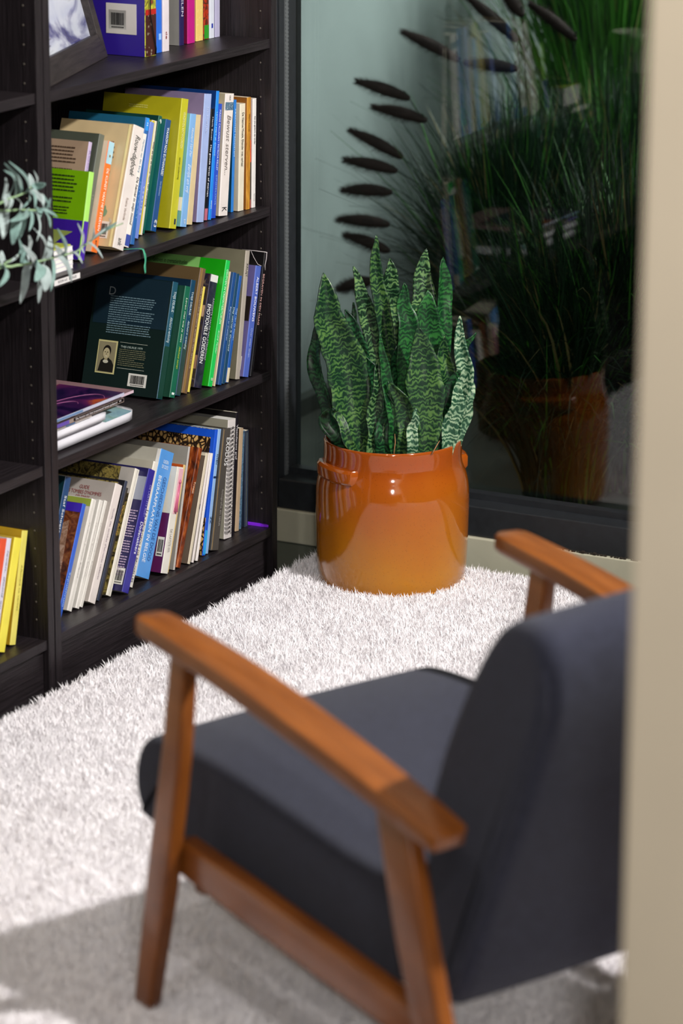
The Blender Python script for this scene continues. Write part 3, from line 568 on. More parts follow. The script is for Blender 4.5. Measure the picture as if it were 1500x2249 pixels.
ctext(p, t, 'GUIDE\nLES TOMBES D\'HOMMES\nC\u00c9L\u00c8BRES', '8c4c4c', .062, h*.95, .0095, .075, 'CENTER'); stext(p, t, 'Guide des tombes d\'hommes c\u00e9l\u00e8bres', 'b0a4ac', h*.8, h*.2, t*.25)
p, t, h = Bk('d7', 'p', .16, '241c20', foliage, 'black spine with outlined white letters right of the French tombs guide')
stext(p, t, 'KERKHOVEN', 'c8c4c8', h*.97, h*.66, t*.7)
p, t, h = Bk('d8', 'h', .16, '2c3448', '1c1c22', 'glossy slate blue spine between the two black ones')
p, t, h = Bk('d9', 'p', .15, '2a2420', stonem, 'narrow black spine with gold letters and a grey stone picture below')
stext(p, t, 'Campo Santo', 'c8a048', h*.85, h*.58, t*.8, .2)
p, t, h = Bk('d10', 'p', .165, 'dcd6ca', foliage, 'tall white spine with a winter tree photo filling its cover', pages=PAGEW)
spanel(p, -t*.52, -t*.46, .002, h-.002, paint('a8a29a'), 'fold_line'); cpanel(p, t, .001, .03, h*.8, h*.999, paint('a8a29c'))
p, t, h = Bk('d11', 'p', .155, '2c2888', '201c4c', 'deep indigo book titled Dodenakkers with white text rows on its cover')
stext(p, t, 'DE LAATSTE RUST', '8c88cc', h*.88, h*.62, t*.3, 0, .7); stext(p, t, 'Dodenakkers', 'e4e4f0', h*.58, h*.32, t*.45, 0, .6); blurb(p, t, .004, .03, h*.12, h*.66, 26, 'b09cb8', seed=21); barcode(p, t, .004, .012, .02, .03, 9); cpanel(p, t, .002, .03, h*.74, h*.93, paint('8c90a0'))
p, t, h = Bk('d12', 'p', .17, 'd9d5cc', 'a7a294', 'white spined volume in French, La n\u00e9cropole, left of the wide sky blue book', pages=PAGEW)
stext(p, t, 'LA N\u00c9CROPOLE DE BRUXELLES', '48444c', h*.60, h*.04, t*.4); spanel(p, -t+.001, -.001, h*.612, h*.617, paint('3c4454'))
p, t, h = Bk('d13', 'h', .17, '5090d4', 'a8a498', 'very thick sky blue spine about graveyards in Belgium, widest on the bottom shelf')
stext(p, t, 'GESCHIEDENIS VAN DE DOOD', '2c5c9c', h*.80, h*.14, t*.26, 0, .66); stext(p, t, 'BEGRAAFPLAATSEN IN BELGI\u00cb', 'e4ecf4', h*.80, h*.12, t*.24, 0, .28)
text('LUCIEN\nDE COCK', p, Matrix(((1, 0, 0, -t*.5), (0, 0, -1, -.0007), (0, 1, 0, h*.93), (0, 0, 0, 1))), .0095, .024, 'cfe0f0', 'spine_lettering', align='CENTER')
cpanel(p, t, .001, .008, .001, h-.001, paint('dcdad6'), 'white_edge'); ctext(p, t, 'FARAORA', '201c1c', .062, h*.84, .011, .034)
p, t, h = Bk('d14', 'p', .15, 'd8d4cc', '54184c', 'white spine with a pink statue picture above and a plum purple cover below')
cpanel(p, t, .0005, .15, h*.56, h-.0005, paint('cfcabc')); spanel(p, -t*.66, -.001, h*.56, h*.985, paint('d8a8b4')); barcode(p, t, .004, .03, .014, .036, 6)
st = MB(); st.tube([(-t*.35, -.0007, h*.58), (-t*.36, -.0007, h*.70), (-t*.33, -.0007, h*.84)], [.0050, .0030, .0022], 8); st.lathe([(0.0001, 0), (.003, .002), (.0035, .005), (.0001, .010)], 10, M=Matrix.Translation((-t*.33, -.0004, h*.84))); st.build('statue_print', paint('b85878'), p)
stext(p, t, 'DE LAATSTE EER', 'a8a4a0', h*.42, h*.2, t*.35)
p, t, h = Bk('d15', 'p', .14, 'd6b878', 'b04c18', 'narrow straw coloured spine with an orange cover strip beside the pink statue')
p, t, h = Bk('d16', 'h', .17, 'b4b0ac', '8d8a84', 'tall light grey book rising behind the straw coloured spine')
p, t, h = Bk('d17', 'h', .165, barkm, barkm, 'rusty brown book with a bark like pattern over cover and spine')
stext(p, t, 'Troost', 'e0c8b0', h*.72, h*.62, t*.5)
p, t, h = Bk('d18', 'p', .15, 'cfc4ae', '64564a', 'grey brown covered book with a cream top, right of the bark patterned one')
cpanel(p, t, .001, .03, h*.975, h*.999, paint('cfc4ae'))
p, t, h = Bk('d19', 'p', .14, 'e0d8d6', '9c948c', 'left one of two slim white spines before the bare tree picture', pages=PAGEW)
p, t, h = Bk('d20', 'p', .14, 'e4dedc', 'a8a098', 'right one of two slim white spines, touching the bare tree picture book', pages=PAGEW)
cpanel(*BOOKS['d19'][:2], .001, .02, .1, .11, paint('28202c'))
p, t, h = Bk('d21', 'p', .17, '1c54cc', treem, 'book picturing bare tree branches against gold with a vivid blue band')
cpanel(p, t, .0005, .17, h*.935, h-.0005, paint('1450c8')); cpanel(p, t, .0005, .008, h*.3, h*.935, paint('1c54cc')); spanel(p, -t+.001, -.001, .002, h*.2, paint('2c9ce0'))
p, t, h = Bk('d22', 'p', .165, '8cb0dc', '9cb4cc', 'pale sky blue spine between the vivid blue and the charcoal book')
stext(p, t, 'NTEN', '14283c', h*.80, h*.72, t*.5); spanel(p, -t+.001, -.001, h*.605, h*.622, paint('142c50')); stext(p, t, 'ZK', '20406c', h*.3, h*.24, t*.6)
p, t, h = Bk('d23', 'h', .165, '4a4642', '38342e', 'charcoal spine reading Exodus in white capitals')
stext(p, t, 'EXODUS', 'e8e8e8', h*.93, h*.70, t*.5, 0, .72); stext(p, t, 'fotografie en tekst', '8c8882', h*.5, h*.2, t*.3, 0, .7); spanel(p, -t+.0005, -t+.003, .002, h-.002, paint('8a7450'))
p, t, h = Bk('d24', 'p', .17, 'd4cecc', '9c9888', 'white report bound with a black wire spiral', pages=PAGEW)
sb = MB()
for k3 in range(26):
    z = .012+k3*(h-.03)/25
    for dz in (0, .0022):
        sb.tube([(-t*.95+t*.0, .004, z+dz), (-t*1.0, -.003, z+dz+.0006), (-t*.72, -.0062, z+dz+.0012), (-t*.45, -.003, z+dz+.0012), (-t*.42, .002, z+dz)], .00055, 5)
sb.build('wire_spiral', mat('wire_black', '141416', 0.3, metal=0.6), p); stext(p, t, 'LOGBOEK VAN HET DODENREGISTER BRUXELLOISE', '54504e', h*.93, h*.03, t*.24, 0, .82)
p, t, h = Bk('d25', 'p', .17, '16121a', '120e10', 'tall black spine right of the spiral bound report')
stext(p, t, 'Vlaanderens graf', 'c8c4c8', h*.9, h*.62, t*.8)
p, t, h = Bk('d26', 'p', .15, 'b49c80', '2c2422', 'plain tan spine near the right end of the bottom shelf')
p, t, h = Bk('d27', 'p', .15, specb, specb, 'speckled steel blue spine second from the right on the bottom shelf')
p, t, h = Bk('d28', 'p', .15, '2c3444', '20283a', 'dark slate spine at the far right end of the bottom shelf')
spanel(p, -t*.7, -t*.62, .002, h*.98, paint('6c7468'))
# --- top visible shelf
p, t, h = Bk('a1', 'h', .17, flowerp, '2c1a84', 'big violet hardcover with a white barcode sticker on its back cover')
spanel(p, -t+.001, -.001, .001, h*.30, picmat('mosaic_print', 'cells', ['181010', '6a5a4c', '8c8070', '3c1c18'], 90)); spanel(p, -t+.001, -.001, h*.30, h*.34, paint('a82018'))
cpanel(p, t, .0185, .0735+.008, .038, .092, paint('c8c2bc', .3), 'price_sticker', .0005); bs = barcode(p, t, .040, .046, .036, .034, 12); blurb(p, t, .018, .11, .110, .142, 7, 'b8a8d8', seed=30)
rb = MB(); rb.tube([(-t*.25, -.003, h*.70), (-t*.75, -.004, h*.52), (-t*.72, -.004, h*.3), (-t*.15, -.003, .012), (-t*.15, -.002, .002)], .0012, 6); rb.build('ribbon_marker', paint('08080a'), p)
p, t, h = Bk('a2', 'p', .14, '2462c8', '1c4c9c', 'cobalt blue spine next to the big violet hardcover')
stext(p, t, 'WW', 'a8c4ec', h*.62, h*.5, t*.6); stext(p, t, '\u25a0', '88b4ec', h*.16, h*.11, t*.5)
p, t, h = Bk('a3', 'p', .15, 'cfc6cc', 'b8b0b8', 'thick pale white spine right of the cobalt blue one', pages=PAGEW)
stext(p, t, 'de', '8c3430', h*.16, h*.1, t*.3)
p, t, h = Bk('a4', 'p', .16, '241c4c', '8a8884', 'grey covered book with a dark indigo spine on the top shelf')
stext(p, t, 'LOSLATEN TE VOELEN', 'c8c4d8', h*.95, h*.25, t*.5)
p, t, h = Bk('a5', 'p', .14, 'b01c78', '6c1038', 'magenta spined book on the top shelf')
stext(p, t, 'Troostrijk', 'e07cb0', h*.9, h*.4, t*.35)
p, t, h = Bk('a6', 'p', .14, picmat('lace_print', 'cells', ['c8a050', 'e0c888', 'd8b868'], 120), 'd0b470', 'pale gold patterned spine right of the magenta one')
stext(p, t, 'ZONNEBLOEMEN', '7c5820', h*.9, h*.4, t*.34)
p, t, h = Bk('a7', 'p', .13, picmat('ember_print', 'noise', ['5c1408', 'b03010', '3c2010', '7c2814'], 50), '58180c', 'rust red spine with a green foot on the top shelf')
spanel(p, -t+.001, -.001, .001, h*.13, paint('2c8c24'))
p, t, h = Bk('a8', 'p', .13, 'c8ccd8', 'b8bcc8', 'cool white spine with a small blue emblem on the top shelf', pages=PAGEW)
spanel(p, -t*.65, -t*.35, h*.09, h*.13, paint('1c2c98')); stext(p, t, 'In de schaduw', '5c5c74', h*.9, h*.5, t*.3)
p, t, h = Bk('a9', 'p', .13, 'a8a4c0', '9894b0', 'pale lavender spine second from the right on the top shelf')
p, t, h = Bk('a10', 'p', .13, '7c7874', '5c5854', 'thin grey spine at the right end of the top shelf')
# --- left bookcase, bottom shelf
p, t, h = Bk('e1', 'p', .14, 'b02018', '8c1c14', 'dark red spine at the very left edge beside the orange red one')
p, t, h = Bk('e2', 'p', .14, 'd84c24', 'b03c1c', 'orange red spine in the left bookcase')
stext(p, t, 'GELUK', 'f0c8b8', h*.4, h*.2, t*.5)
p, t, h = Bk('e3', 'p', .14, 'd0ccdc', 'b4b0c0', 'pale lilac white spine between the red and yellow books in the left bookcase')
stext(p, t, 'leven, dood en leven', '7c8098', h*.9, h*.2, t*.35, .2)
p, t, h = Bk('e4', 'p', .14, 'e6d84c', 'c8a820', 'bright yellow spine in the left bookcase, leaning on the last one')
p, t, h = Bk('e5', 'h', .16, 'e0d468', 'c09a20', 'tallest yellow book, last in the row of the left bookcase')
stext(p, t, 'Afscheid na verlies', 'a89c48', h*.7, h*.3, t*.3)
# ------------------------------------------------------------------ stack of leaflets at the left of the second shelf
def lying(name, label, cat, x0, x1, y0, y1, z0, z1, m, group=None, rot=0.0, rx=0.0):
    t = thing(name, label, cat, ((x0+x1)/2, y0, z0), (rx, 0, rot), group)
    w = (x1-x0)/2; b = MB().box(-w, w, 0, y1-y0, 0.0005, z1-z0-0.0005); bevel(b.build('pages', PAGEW, t), 0.0006, 1)
    c = MB(); c.box(-w-.0004, w+.0004, -.0004, y1-y0, z1-z0-.0006, z1-z0); c.box(-w-.0004, w+.0004, -.0004, y1-y0, 0, .0006); c.build('cover', m, t); return t
for k3 in range(5):
    nm = ('lowest of five', 'second from the bottom of five', 'middle one of five', 'second from the top of five', 'topmost of five')[k3]
    lying('booklet', 'white booklet lying flat beside the lime green hardcover, %s' % nm, 'booklet', 4.578, 4.664+0.003*random.random(), 2.958, 3.10, .7124+k3*.0078, .7124+(k3+1)*.0078-.0002, paint('d2cedb'), 'white booklets stacked on the second shelf')
gb = thing('booklet', 'olive green folded booklet lying open on top of the white stack', 'booklet', (4.578, 2.962, .7515))
g = MB(); g.box(0, .088, 0, .13, 0, .002); g.build('lower_cover', paint('a8b03c'), gb)
g = MB()
q = spline([(0, 0, .003), (.03, 0, .010), (.06, 0, .018), (.094, 0, .022)], 10)
g.add([(a.x, 0, a.z) for a in q]+[(a.x, .11, a.z+.002) for a in q]+[(a.x, 0, a.z+.001) for a in q]+[(a.x, .11, a.z+.003) for a in q], [(k3, k3+1, 12+k3, 11+k3) for k3 in range(10)]+[(22+k3, 33+k3, 34+k3, 23+k3) for k3 in range(10)]+[(k3, 22+k3, 23+k3, k3+1) for k3 in range(10)], 0, True)
g.build('raised_cover', paint('545c28'), gb)
# shelf label
lb = thing('shelf_label', 'narrow white paper label stuck to the front edge of the second shelf', 'label', (4.574, 2.9396, .6985))
MB().box(0, .084, -.0006, 0, 0, .0095).build('paper_strip', paint('d8d4d4'), lb)
text('ROUW A-K   & VERLIES', lb, Matrix(((1, 0, 0, .014), (0, 0, -1, -.0008), (0, 1, 0, .0048), (0, 0, 0, 1))), .007, .058, '3c3c40')
# green reading ribbon hanging over the shelf edge
rbm = MB(); pts = spline([(4.835, 2.975, .7135), (4.850, 2.955, .7137), (4.858, 2.937, .7145), (4.860, 2.9325, .708), (4.862, 2.931, .695), (4.8595, 2.931, .683), (4.861, 2.931, .670)], 24)
vs = []
for k3, q in enumerate(pts):
    wd_ = .0032*(1+.15*math.sin(k3)); vs += [(q.x-wd_, q.y, q.z), (q.x+wd_, q.y, q.z), (q.x+wd_, q.y+.0005, q.z+.0004), (q.x-wd_, q.y+.0005, q.z+.0004)]
rbm.add(vs, [(4*i+j, 4*i+(j+1) % 4, 4*i+4+(j+1) % 4, 4*i+4+j) for i in range(24) for j in range(4)]+[(96, 97, 98, 99)], 0, True)
tag(rbm.build('reading_ribbon', paint('3c9474', .6)), 'green ribbon hanging over the front edge of the second shelf', 'ribbon')
# violet strip at the right end of the bottom shelf
v_ = MB(); v_.prism([(5.3255, 2.995), (5.3325, 2.998), (5.3330, 2.950), (5.3300, 2.944), (5.3265, 2.955)], .0840, .0885, 'z'); 
tag(v_.build('paper_slip', paint('8a2cf0', .3)), 'bright violet slip lying at the right end of the bottom shelf', 'paper')
# ------------------------------------------------------------------ magazines lying on the third shelf
def softmag(name, label, x0, x1, y0, y1, z0, th, m, m2=None, tip=.035, rotz=0, roty=0, grp=None):
    t = thing(name, label, 'magazine', (x0, y0, z0), (0, roty, rotz), grp)
    L_, D = x1-x0, y1-y0; nx, ny = 24, 8; b = MB()
    def T(a): return min(1, max(.03, math.sqrt(max(0, 1-((max(0, a-(1-tip/L_)))/(tip/L_))**2))))
    top = []; bot = []
    for i in range(nx+1):
        a = i/nx; s = T(a)
        for j in range(ny+1):
            c = j/ny; e_ = .62+.38*(1-abs(2*c-1)**3)
            yy = D*(.5+(c-.5)*(.4+.6*s)); top.append((a*L_, yy, th*(.5+.5*s*e_))); bot.append((a*L_, yy, th*(.5-.5*s*e_)))
    n = (nx+1)*(ny+1); W_ = ny+1
    fs = [(i*W_+j, (i+1)*W_+j, (i+1)*W_+j+1, i*W_+j+1) for i in range(nx) for j in range(ny)]
    fs += [(n+i*W_+j, n+i*W_+j+1, n+(i+1)*W_+j+1, n+(i+1)*W_+j) for i in range(nx) for j in range(ny)]
    fs += [(j, j+1, n+j+1, n+j) for j in range(ny)]+[(i*W_, n+i*W_, n+(i+1)*W_, (i+1)*W_) for i in range(nx)]+[(i*W_+ny, (i+1)*W_+ny, n+(i+1)*W_+ny, n+i*W_+ny) for i in range(nx)]
    b.add(top+bot, fs, 0, True); b.build('plastic_wrapper', m, t)
    if m2:
        c = MB(); sel = [k4 for k4 in range(len(top)) if nx*.55 <= k4//W_ <= nx*.88]; i0 = min(k4//W_ for k4 in sel); i1 = max(k4//W_ for k4 in sel)
        vs = [(top[i*W_+j][0], top[i*W_+j][1], top[i*W_+j][2]+.0004) for i in range(i0, i1+1) for j in range(W_)]
        c.add(vs, [(i*W_+j, (i+1)*W_+j, (i+1)*W_+j+1, i*W_+j+1) for i in range(i1-i0) for j in range(ny)], 0, True); c.build('printed_patch', m2, t)
    return t
mw = mat('poly_wrap_white', 'd6d4dc', 0.18, coat=0.5, noise=0.05, nscale=20)
softmag('wrapped_magazine', 'plastic wrapped magazine with a blue green patch, lowest in the pile, tip furthest right', 4.580, 4.905, 2.962, 3.17, .3955, .025, mw, picmat('sea_print', 'noise', ['6c8ca4', '8cb0b8', '7c9c90'], 12, rough=.2), .06)
softmag('wrapped_magazine', 'white plastic wrapped magazine second from the bottom of the pile', 4.580, 4.800, 2.956, 3.165, .4207, .0168, mw, None, .05)
def flatmag(label, x1, y0, z0, th, cov, spn, x0=4.58, D=.2, extra=None, ry=0):
    t = thing('magazine', label, 'magazine', (x0, y0, z0), (0, ry, 0)); w_ = x1-x0
    MB().box(0, w_-.001, .001, D, .0004, th-.0004).build('pages', PAGEW, t)
    c = MB(); c.box(0, w_, 0, D, th-.0004, th); c.box(0, w_, 0, D, 0, .0004); c.build('cover', cov, t)
    MB().box(0, w_, -.0005, .001, 0, th).build('spine', spn, t); return t, w_
t, w_ = flatmag('grey white magazine with a small blue label under the black spined one', 4.72, 2.960, .4378, .0048, paint('b8b4b4'), paint('b4aca8'))
MB().box(.055, .085, -.0011, -.0006, .0005, .0045).build('blue_label', paint('4c6c98'), t)
text('Bond', t, Matrix(((1, 0, 0, .032), (0, 0, -1, -.0008), (0, 1, 0, .0025), (0, 0, 0, 1))), .0045, .02, '7c7c84')
t, w_ = flatmag('magazine with white lettering on a black spine in the pile', 4.822, 2.956, .4428, .0075, paint('5c4c4c'), paint('8c7c74'))
MB().box(.075, w_-.002, -.0011, -.0006, .0015, .0070).build('black_spine_label', paint('120c10'), t)
text('De kunst van het troostend leven geleerd   M', t, Matrix(((1, 0, 0, .08), (0, 0, -1, -.0014), (0, 1, 0, .0042), (0, 0, 0, 1))), .0052, .150, 'd8d0d4')
MB().box(.002, .06, -.0011, -.0006, .001, .0075).build('violet_spine_label', paint('5c489c'), t)
t, w_ = flatmag('pink edged magazine sticking out right under the violet nebula cover', 4.862, 2.960, .4505, .0049, paint('8c6c70'), paint('c8b0bc'))
MB().box(.0, .085, -.0011, -.0006, .0005, .005).build('dark_spine_label', paint('101820'), t)
MB().box(.085, .13, -.0011, -.0006, .0005, .005).build('pale_spine_label', paint('b8c0d0'), t)
t, w_ = flatmag('topmost magazine with a violet and orange nebula cover', 4.818, 2.953, .4556, .0055, nebula, paint('b4b4c8'), D=.135)
MB().box(.0, .1, -.0011, -.0006, .001, .0045).build('blue_spine_print', paint('5c7ca4'), t)
ar = MB()
for k3, (rr, yy) in enumerate(((.05, .03), (.09, .02), (.035, .06))):
    ar.tube([(.06+rr*1.6*math.cos(a), yy+rr*.5*math.sin(a)+.01, .0058) for a in [R(-30+k*8) for k in range(18)] if 0.002 < .06+rr*1.6*math.cos(a) < w_-.01 and .003 < yy+rr*.5*math.sin(a)+.01 < .13], .0005, 4)
ar.build('nebula_arcs_print', paint('a8608c'), t)
# ------------------------------------------------------------------ photo frame on the top shelf
pf = thing('photo_frame', 'dark wooden photo frame leaning back on the top shelf at the left', 'picture frame', (4.976, 3.079, 1.0285), (R(-17), 0, 0))
pf.rotation_mode = 'XYZ'
ang_ = math.atan2(.103, .34)
pf.matrix_world = Matrix.Translation((4.980, 3.075, 1.0288)) @ Matrix.Rotation(ang_, 4, 'Z') @ Matrix.Rotation(R(-15), 4, 'X')
fw, fh, bd = .395, .30, .045
m_pf = mat('frame_wood_dark', '2c2625', 0.5, noise=0.3, nscale=14, bump=0.3, bscale=30, stretch=(1, 8, 8))
b = MB(); b.prism([(-fw, 0), (0, 0), (-bd*.62, bd), (-fw+bd, bd)], 0, .022, 'y'); b.prism([(0, 0), (0, fh), (-bd*.62, fh-bd), (-bd*.62, bd)], 0, .022, 'y')
b.prism([(-fw, 0), (-fw+bd, bd), (-fw+bd, fh-bd), (-fw, fh)], 0, .022, 'y'); b.prism([(-fw, fh), (-fw+bd, fh-bd), (-bd*.62, fh-bd), (0, fh)], 0, .022, 'y')
bevel(b.build('frame_border', m_pf, pf), .001, 2)
MB().box(-fw+.01, -.01, .014, .020, .01, fh-.01).build('photograph', picmat('winter_photo', 'noise', ['34305c', '4c4c7c', 'b8bccc', 'c8ccd4', '5c4c58'], 7, stretch=(1, 1, 1.6), dist=.8, rough=.15), pf)
tl = MB()
for k3 in range(5): tl.box(-.30, -.27+.012*(k3 % 2), .0134, .0140, .058+k3*.011, .0605+k3*.011)
tl.build('caption_lines', paint('7c7c90'), pf)
# ------------------------------------------------------------------ plant pot
PX, PY = 5.362, 2.692
m_glz = bpy.data.materials.new('glaze_orange'); m_glz.use_nodes = True; nt = m_glz.node_tree; bs = nt.nodes['Principled BSDF']
bs.inputs['Roughness'].default_value = 0.10; bs.inputs['Specular IOR Level'].default_value = 0.5; bs.inputs['Coat Weight'].default_value = 0.6; bs.inputs['Coat Roughness'].default_value = 0.04
tc = nt.nodes.new('ShaderNodeTexCoord'); sx = nt.nodes.new('ShaderNodeSeparateXYZ'); nt.links.new(tc.outputs['Object'], sx.inputs[0])
n1 = nt.nodes.new('ShaderNodeTexNoise'); n1.inputs['Scale'].default_value = 7; n1.inputs['Detail'].default_value = 3; nt.links.new(tc.outputs['Object'], n1.inputs['Vector'])
ad = nt.nodes.new('ShaderNodeMath'); ad.operation = 'MULTIPLY_ADD'; ad.inputs[1].default_value = 0.16; nt.links.new(n1.outputs['Fac'], ad.inputs[0]); nt.links.new(sx.outputs['Z'], ad.inputs[2])
mr = nt.nodes.new('ShaderNodeMapRange'); mr.inputs['From Min'].default_value = 0.05; mr.inputs['From Max'].default_value = 0.38; nt.links.new(ad.outputs[0], mr.inputs[0])
rp = nt.nodes.new('ShaderNodeValToRGB'); e = rp.color_ramp.elements; e[0].color = lin('b0700f'); e[0].position = 0.15; e[1].color = lin('964510'); e[1].position = 0.85
e2 = e.new(0.5); e2.color = lin('a45a10'); nt.links.new(mr.outputs[0], rp.inputs[0])
vo = nt.nodes.new('ShaderNodeTexVoronoi'); vo.inputs['Scale'].default_value = 190; nt.links.new(tc.outputs['Object'], vo.inputs['Vector'])
sr = nt.nodes.new('ShaderNodeValToRGB'); sr.color_ramp.elements[0].position = 0.07; sr.color_ramp.elements[0].color = (0.35, 0.28, 0.22, 1); sr.color_ramp.elements[1].position = 0.2; sr.color_ramp.elements[1].color = (1, 1, 1, 1)
nt.links.new(vo.outputs['Distance'], sr.inputs[0])
mm = nt.nodes.new('ShaderNodeMix'); mm.data_type = 'RGBA'; mm.blend_type = 'MULTIPLY'; mm.inputs[0].default_value = 0.55
nt.links.new(rp.outputs[0], mm.inputs[6]); nt.links.new(sr.outputs[0], mm.inputs[7]); nt.links.new(mm.outputs[2], bs.inputs['Base Color'])
n3 = nt.nodes.new('ShaderNodeTexNoise'); n3.inputs['Scale'].default_value = 22; nt.links.new(tc.outputs['Object'], n3.inputs['Vector'])
bp = nt.nodes.new('ShaderNodeBump'); bp.inputs['Strength'].default_value = 0.25; bp.inputs['Distance'].default_value = 0.002; nt.links.new(n3.outputs['Fac'], bp.inputs['Height']); nt.links.new(bp.outputs[0], bs.inputs['Normal'])
pot = thing('plant_pot', 'large glazed orange brown stoneware crock with lug handles standing on the rug', 'plant pot', (PX, PY, 0.010))
face = math.atan2(-PY, -PX)
prof = [(0.0001, .004), (.130, .004), (.137, .006), (.1395, .012), (.1425, .03), (.1445, .07), (.1458, .12), (.1462, .155), (.1455, .180), (.1435, .197), (.1395, .213), (.1350, .226), (.1322, .238), (.1312, .252), (.1312, .270), (.1308, .276), (.1290, .2785), (.1260, .2780), (.1238, .274), (.1225, .262), (.1225, .235), (.128, .20), (.132, .15), (.130, .03), (.0001, .02)]
pf_ = []
P3 = spline([(r, 0, z) for r, z in prof], 96)
MB().lathe([(max(q.x, .0001), q.z) for q in P3], 96).build('crock_body', m_glz, pot)
for sgn, off in ((1, R(-57)), (-1, R(123))):
    hb = MB(); n = 14; a0 = face+off
    for i in range(n):
        pass
    rows = []
    for i in range(n+1):
        s = i/n*2-1; a = a0+s*R(28); bulge = .0135*max(0, 1-abs(s)**6)**.5
        r_in = .1340; ro_ = .1340+bulge
        sec = [(r_in-.004, -.014), (ro_-.004, -.0145), (ro_, -.009), (ro_, .009), (ro_-.004, .0145), (r_in-.004, .014)]
        rows += [(r*math.cos(a), r*math.sin(a), .2265+z) for r, z in sec]
    hb.add(rows, [(6*i+j, 6*i+(j+1) % 6, 6*i+6+(j+1) % 6, 6*i+6+j) for i in range(n) for j in range(6)]+[(0, 5, 4, 3, 2, 1), tuple(6*n+j for j in range(6))], 0, True)
    h_ = hb.build('lug_handle', m_glz, pot); bevel(h_, .002, 2)
# ------------------------------------------------------------------ snake plant
def leafmat(name, dark, mid, light, wh=0.5):
    m = bpy.data.materials.new(name); m.use_nodes = True; nt = m.node_tree; bs = nt.nodes['Principled BSDF']; bs.inputs['Roughness'].default_value = 0.34; bs.inputs['Specular IOR Level'].default_value = 0.45
    uv = nt.nodes.new('ShaderNodeUVMap'); nz = nt.nodes.new('ShaderNodeTexNoise'); nz.inputs['Scale'].default_value = 95; nz.inputs['Detail'].default_value = 5
    mpn = nt.nodes.new('ShaderNodeMapping'); mpn.inputs['Scale'].default_value = (1, 0.55, 1); nt.links.new(uv.outputs[0], mpn.inputs[0]); nt.links.new(mpn.outputs[0], nz.inputs['Vector'])
    sp = nt.nodes.new('ShaderNodeSeparateXYZ'); nt.links.new(uv.outputs[0], sp.inputs[0])
    a = nt.nodes.new('ShaderNodeMath'); a.operation = 'MULTIPLY_ADD'; a.inputs[1].default_value = 0.034; nt.links.new(nz.outputs['Fac'], a.inputs[0]); nt.links.new(sp.outputs['Y'], a.inputs[2])
    s = nt.nodes.new('ShaderNodeMath'); s.operation = 'MULTIPLY'; s.inputs[1].default_value = 2*math.pi/0.0100; nt.links.new(a.outputs[0], s.inputs[0])
    sn = nt.nodes.new('ShaderNodeMath'); sn.operation = 'SINE'; nt.links.new(s.outputs[0], sn.inputs[0])
    n2 = nt.nodes.new('ShaderNodeTexNoise'); n2.inputs['Scale'].default_value = 30; nt.links.new(uv.outputs[0], n2.inputs['Vector'])
    a2 = nt.nodes.new('ShaderNodeMath'); a2.operation = 'MULTIPLY_ADD'; a2.inputs[1].default_value = 4.6; a2.inputs[2].default_value = -2.3; nt.links.new(n2.outputs['Fac'], a2.inputs[0])
    a3 = nt.nodes.new('ShaderNodeMath'); a3.operation = 'ADD'; nt.links.new(a2.outputs[0], a3.inputs[0]); nt.links.new(sn.outputs[0], a3.inputs[1])
    mr = nt.nodes.new('ShaderNodeMapRange'); mr.inputs['From Min'].default_value = -1.5; mr.inputs['From Max'].default_value = 1.7; nt.links.new(a3.outputs[0], mr.inputs[0])
    rp = nt.nodes.new('ShaderNodeValToRGB'); e = rp.color_ramp.elements; e[0].position = 0.30; e[0].color = lin(dark); e[1].position = 0.92; e[1].color = lin(light); q = e.new(wh); q.color = lin(mid)
    nt.links.new(mr.outputs[0], rp.inputs[0]); nt.links.new(rp.outputs[0], bs.inputs['Base Color']); return m
LM = {'g': leafmat('leaf_banded_green', '0e2a1b', '1e4424', '4e7038'), 'd': leafmat('leaf_banded_dark', '0b2416', '123c20', '2a5c34'),
      'w': leafmat('leaf_banded_pale', '1f4632', '507658', 'a4b898', 0.45), 'b': leafmat('leaf_bright_green', '0d301a', '194a24', '2c6a2e'), 'm': leafmat('leaf_mottled', '102818', '2a5234', '6c8c54')}
AX = math.atan2(-math.cos(AZ), math.sin(AZ))      # plant's own frame: x across the view, y away
plant = thing('snake_plant', 'snake plant with tall banded green leaves growing in the orange crock', 'plant', (PX, PY, .010), (0, 0, AX))
so = MB(); so.lathe([(0.0001, .232), (.06, .236), (.1225, .230), (.1225, .222), (.0001, .222)], 40); so.build('potting_soil', mat('soil', '1c1610', 0.95, noise=.4, nscale=90, bump=.6), plant)
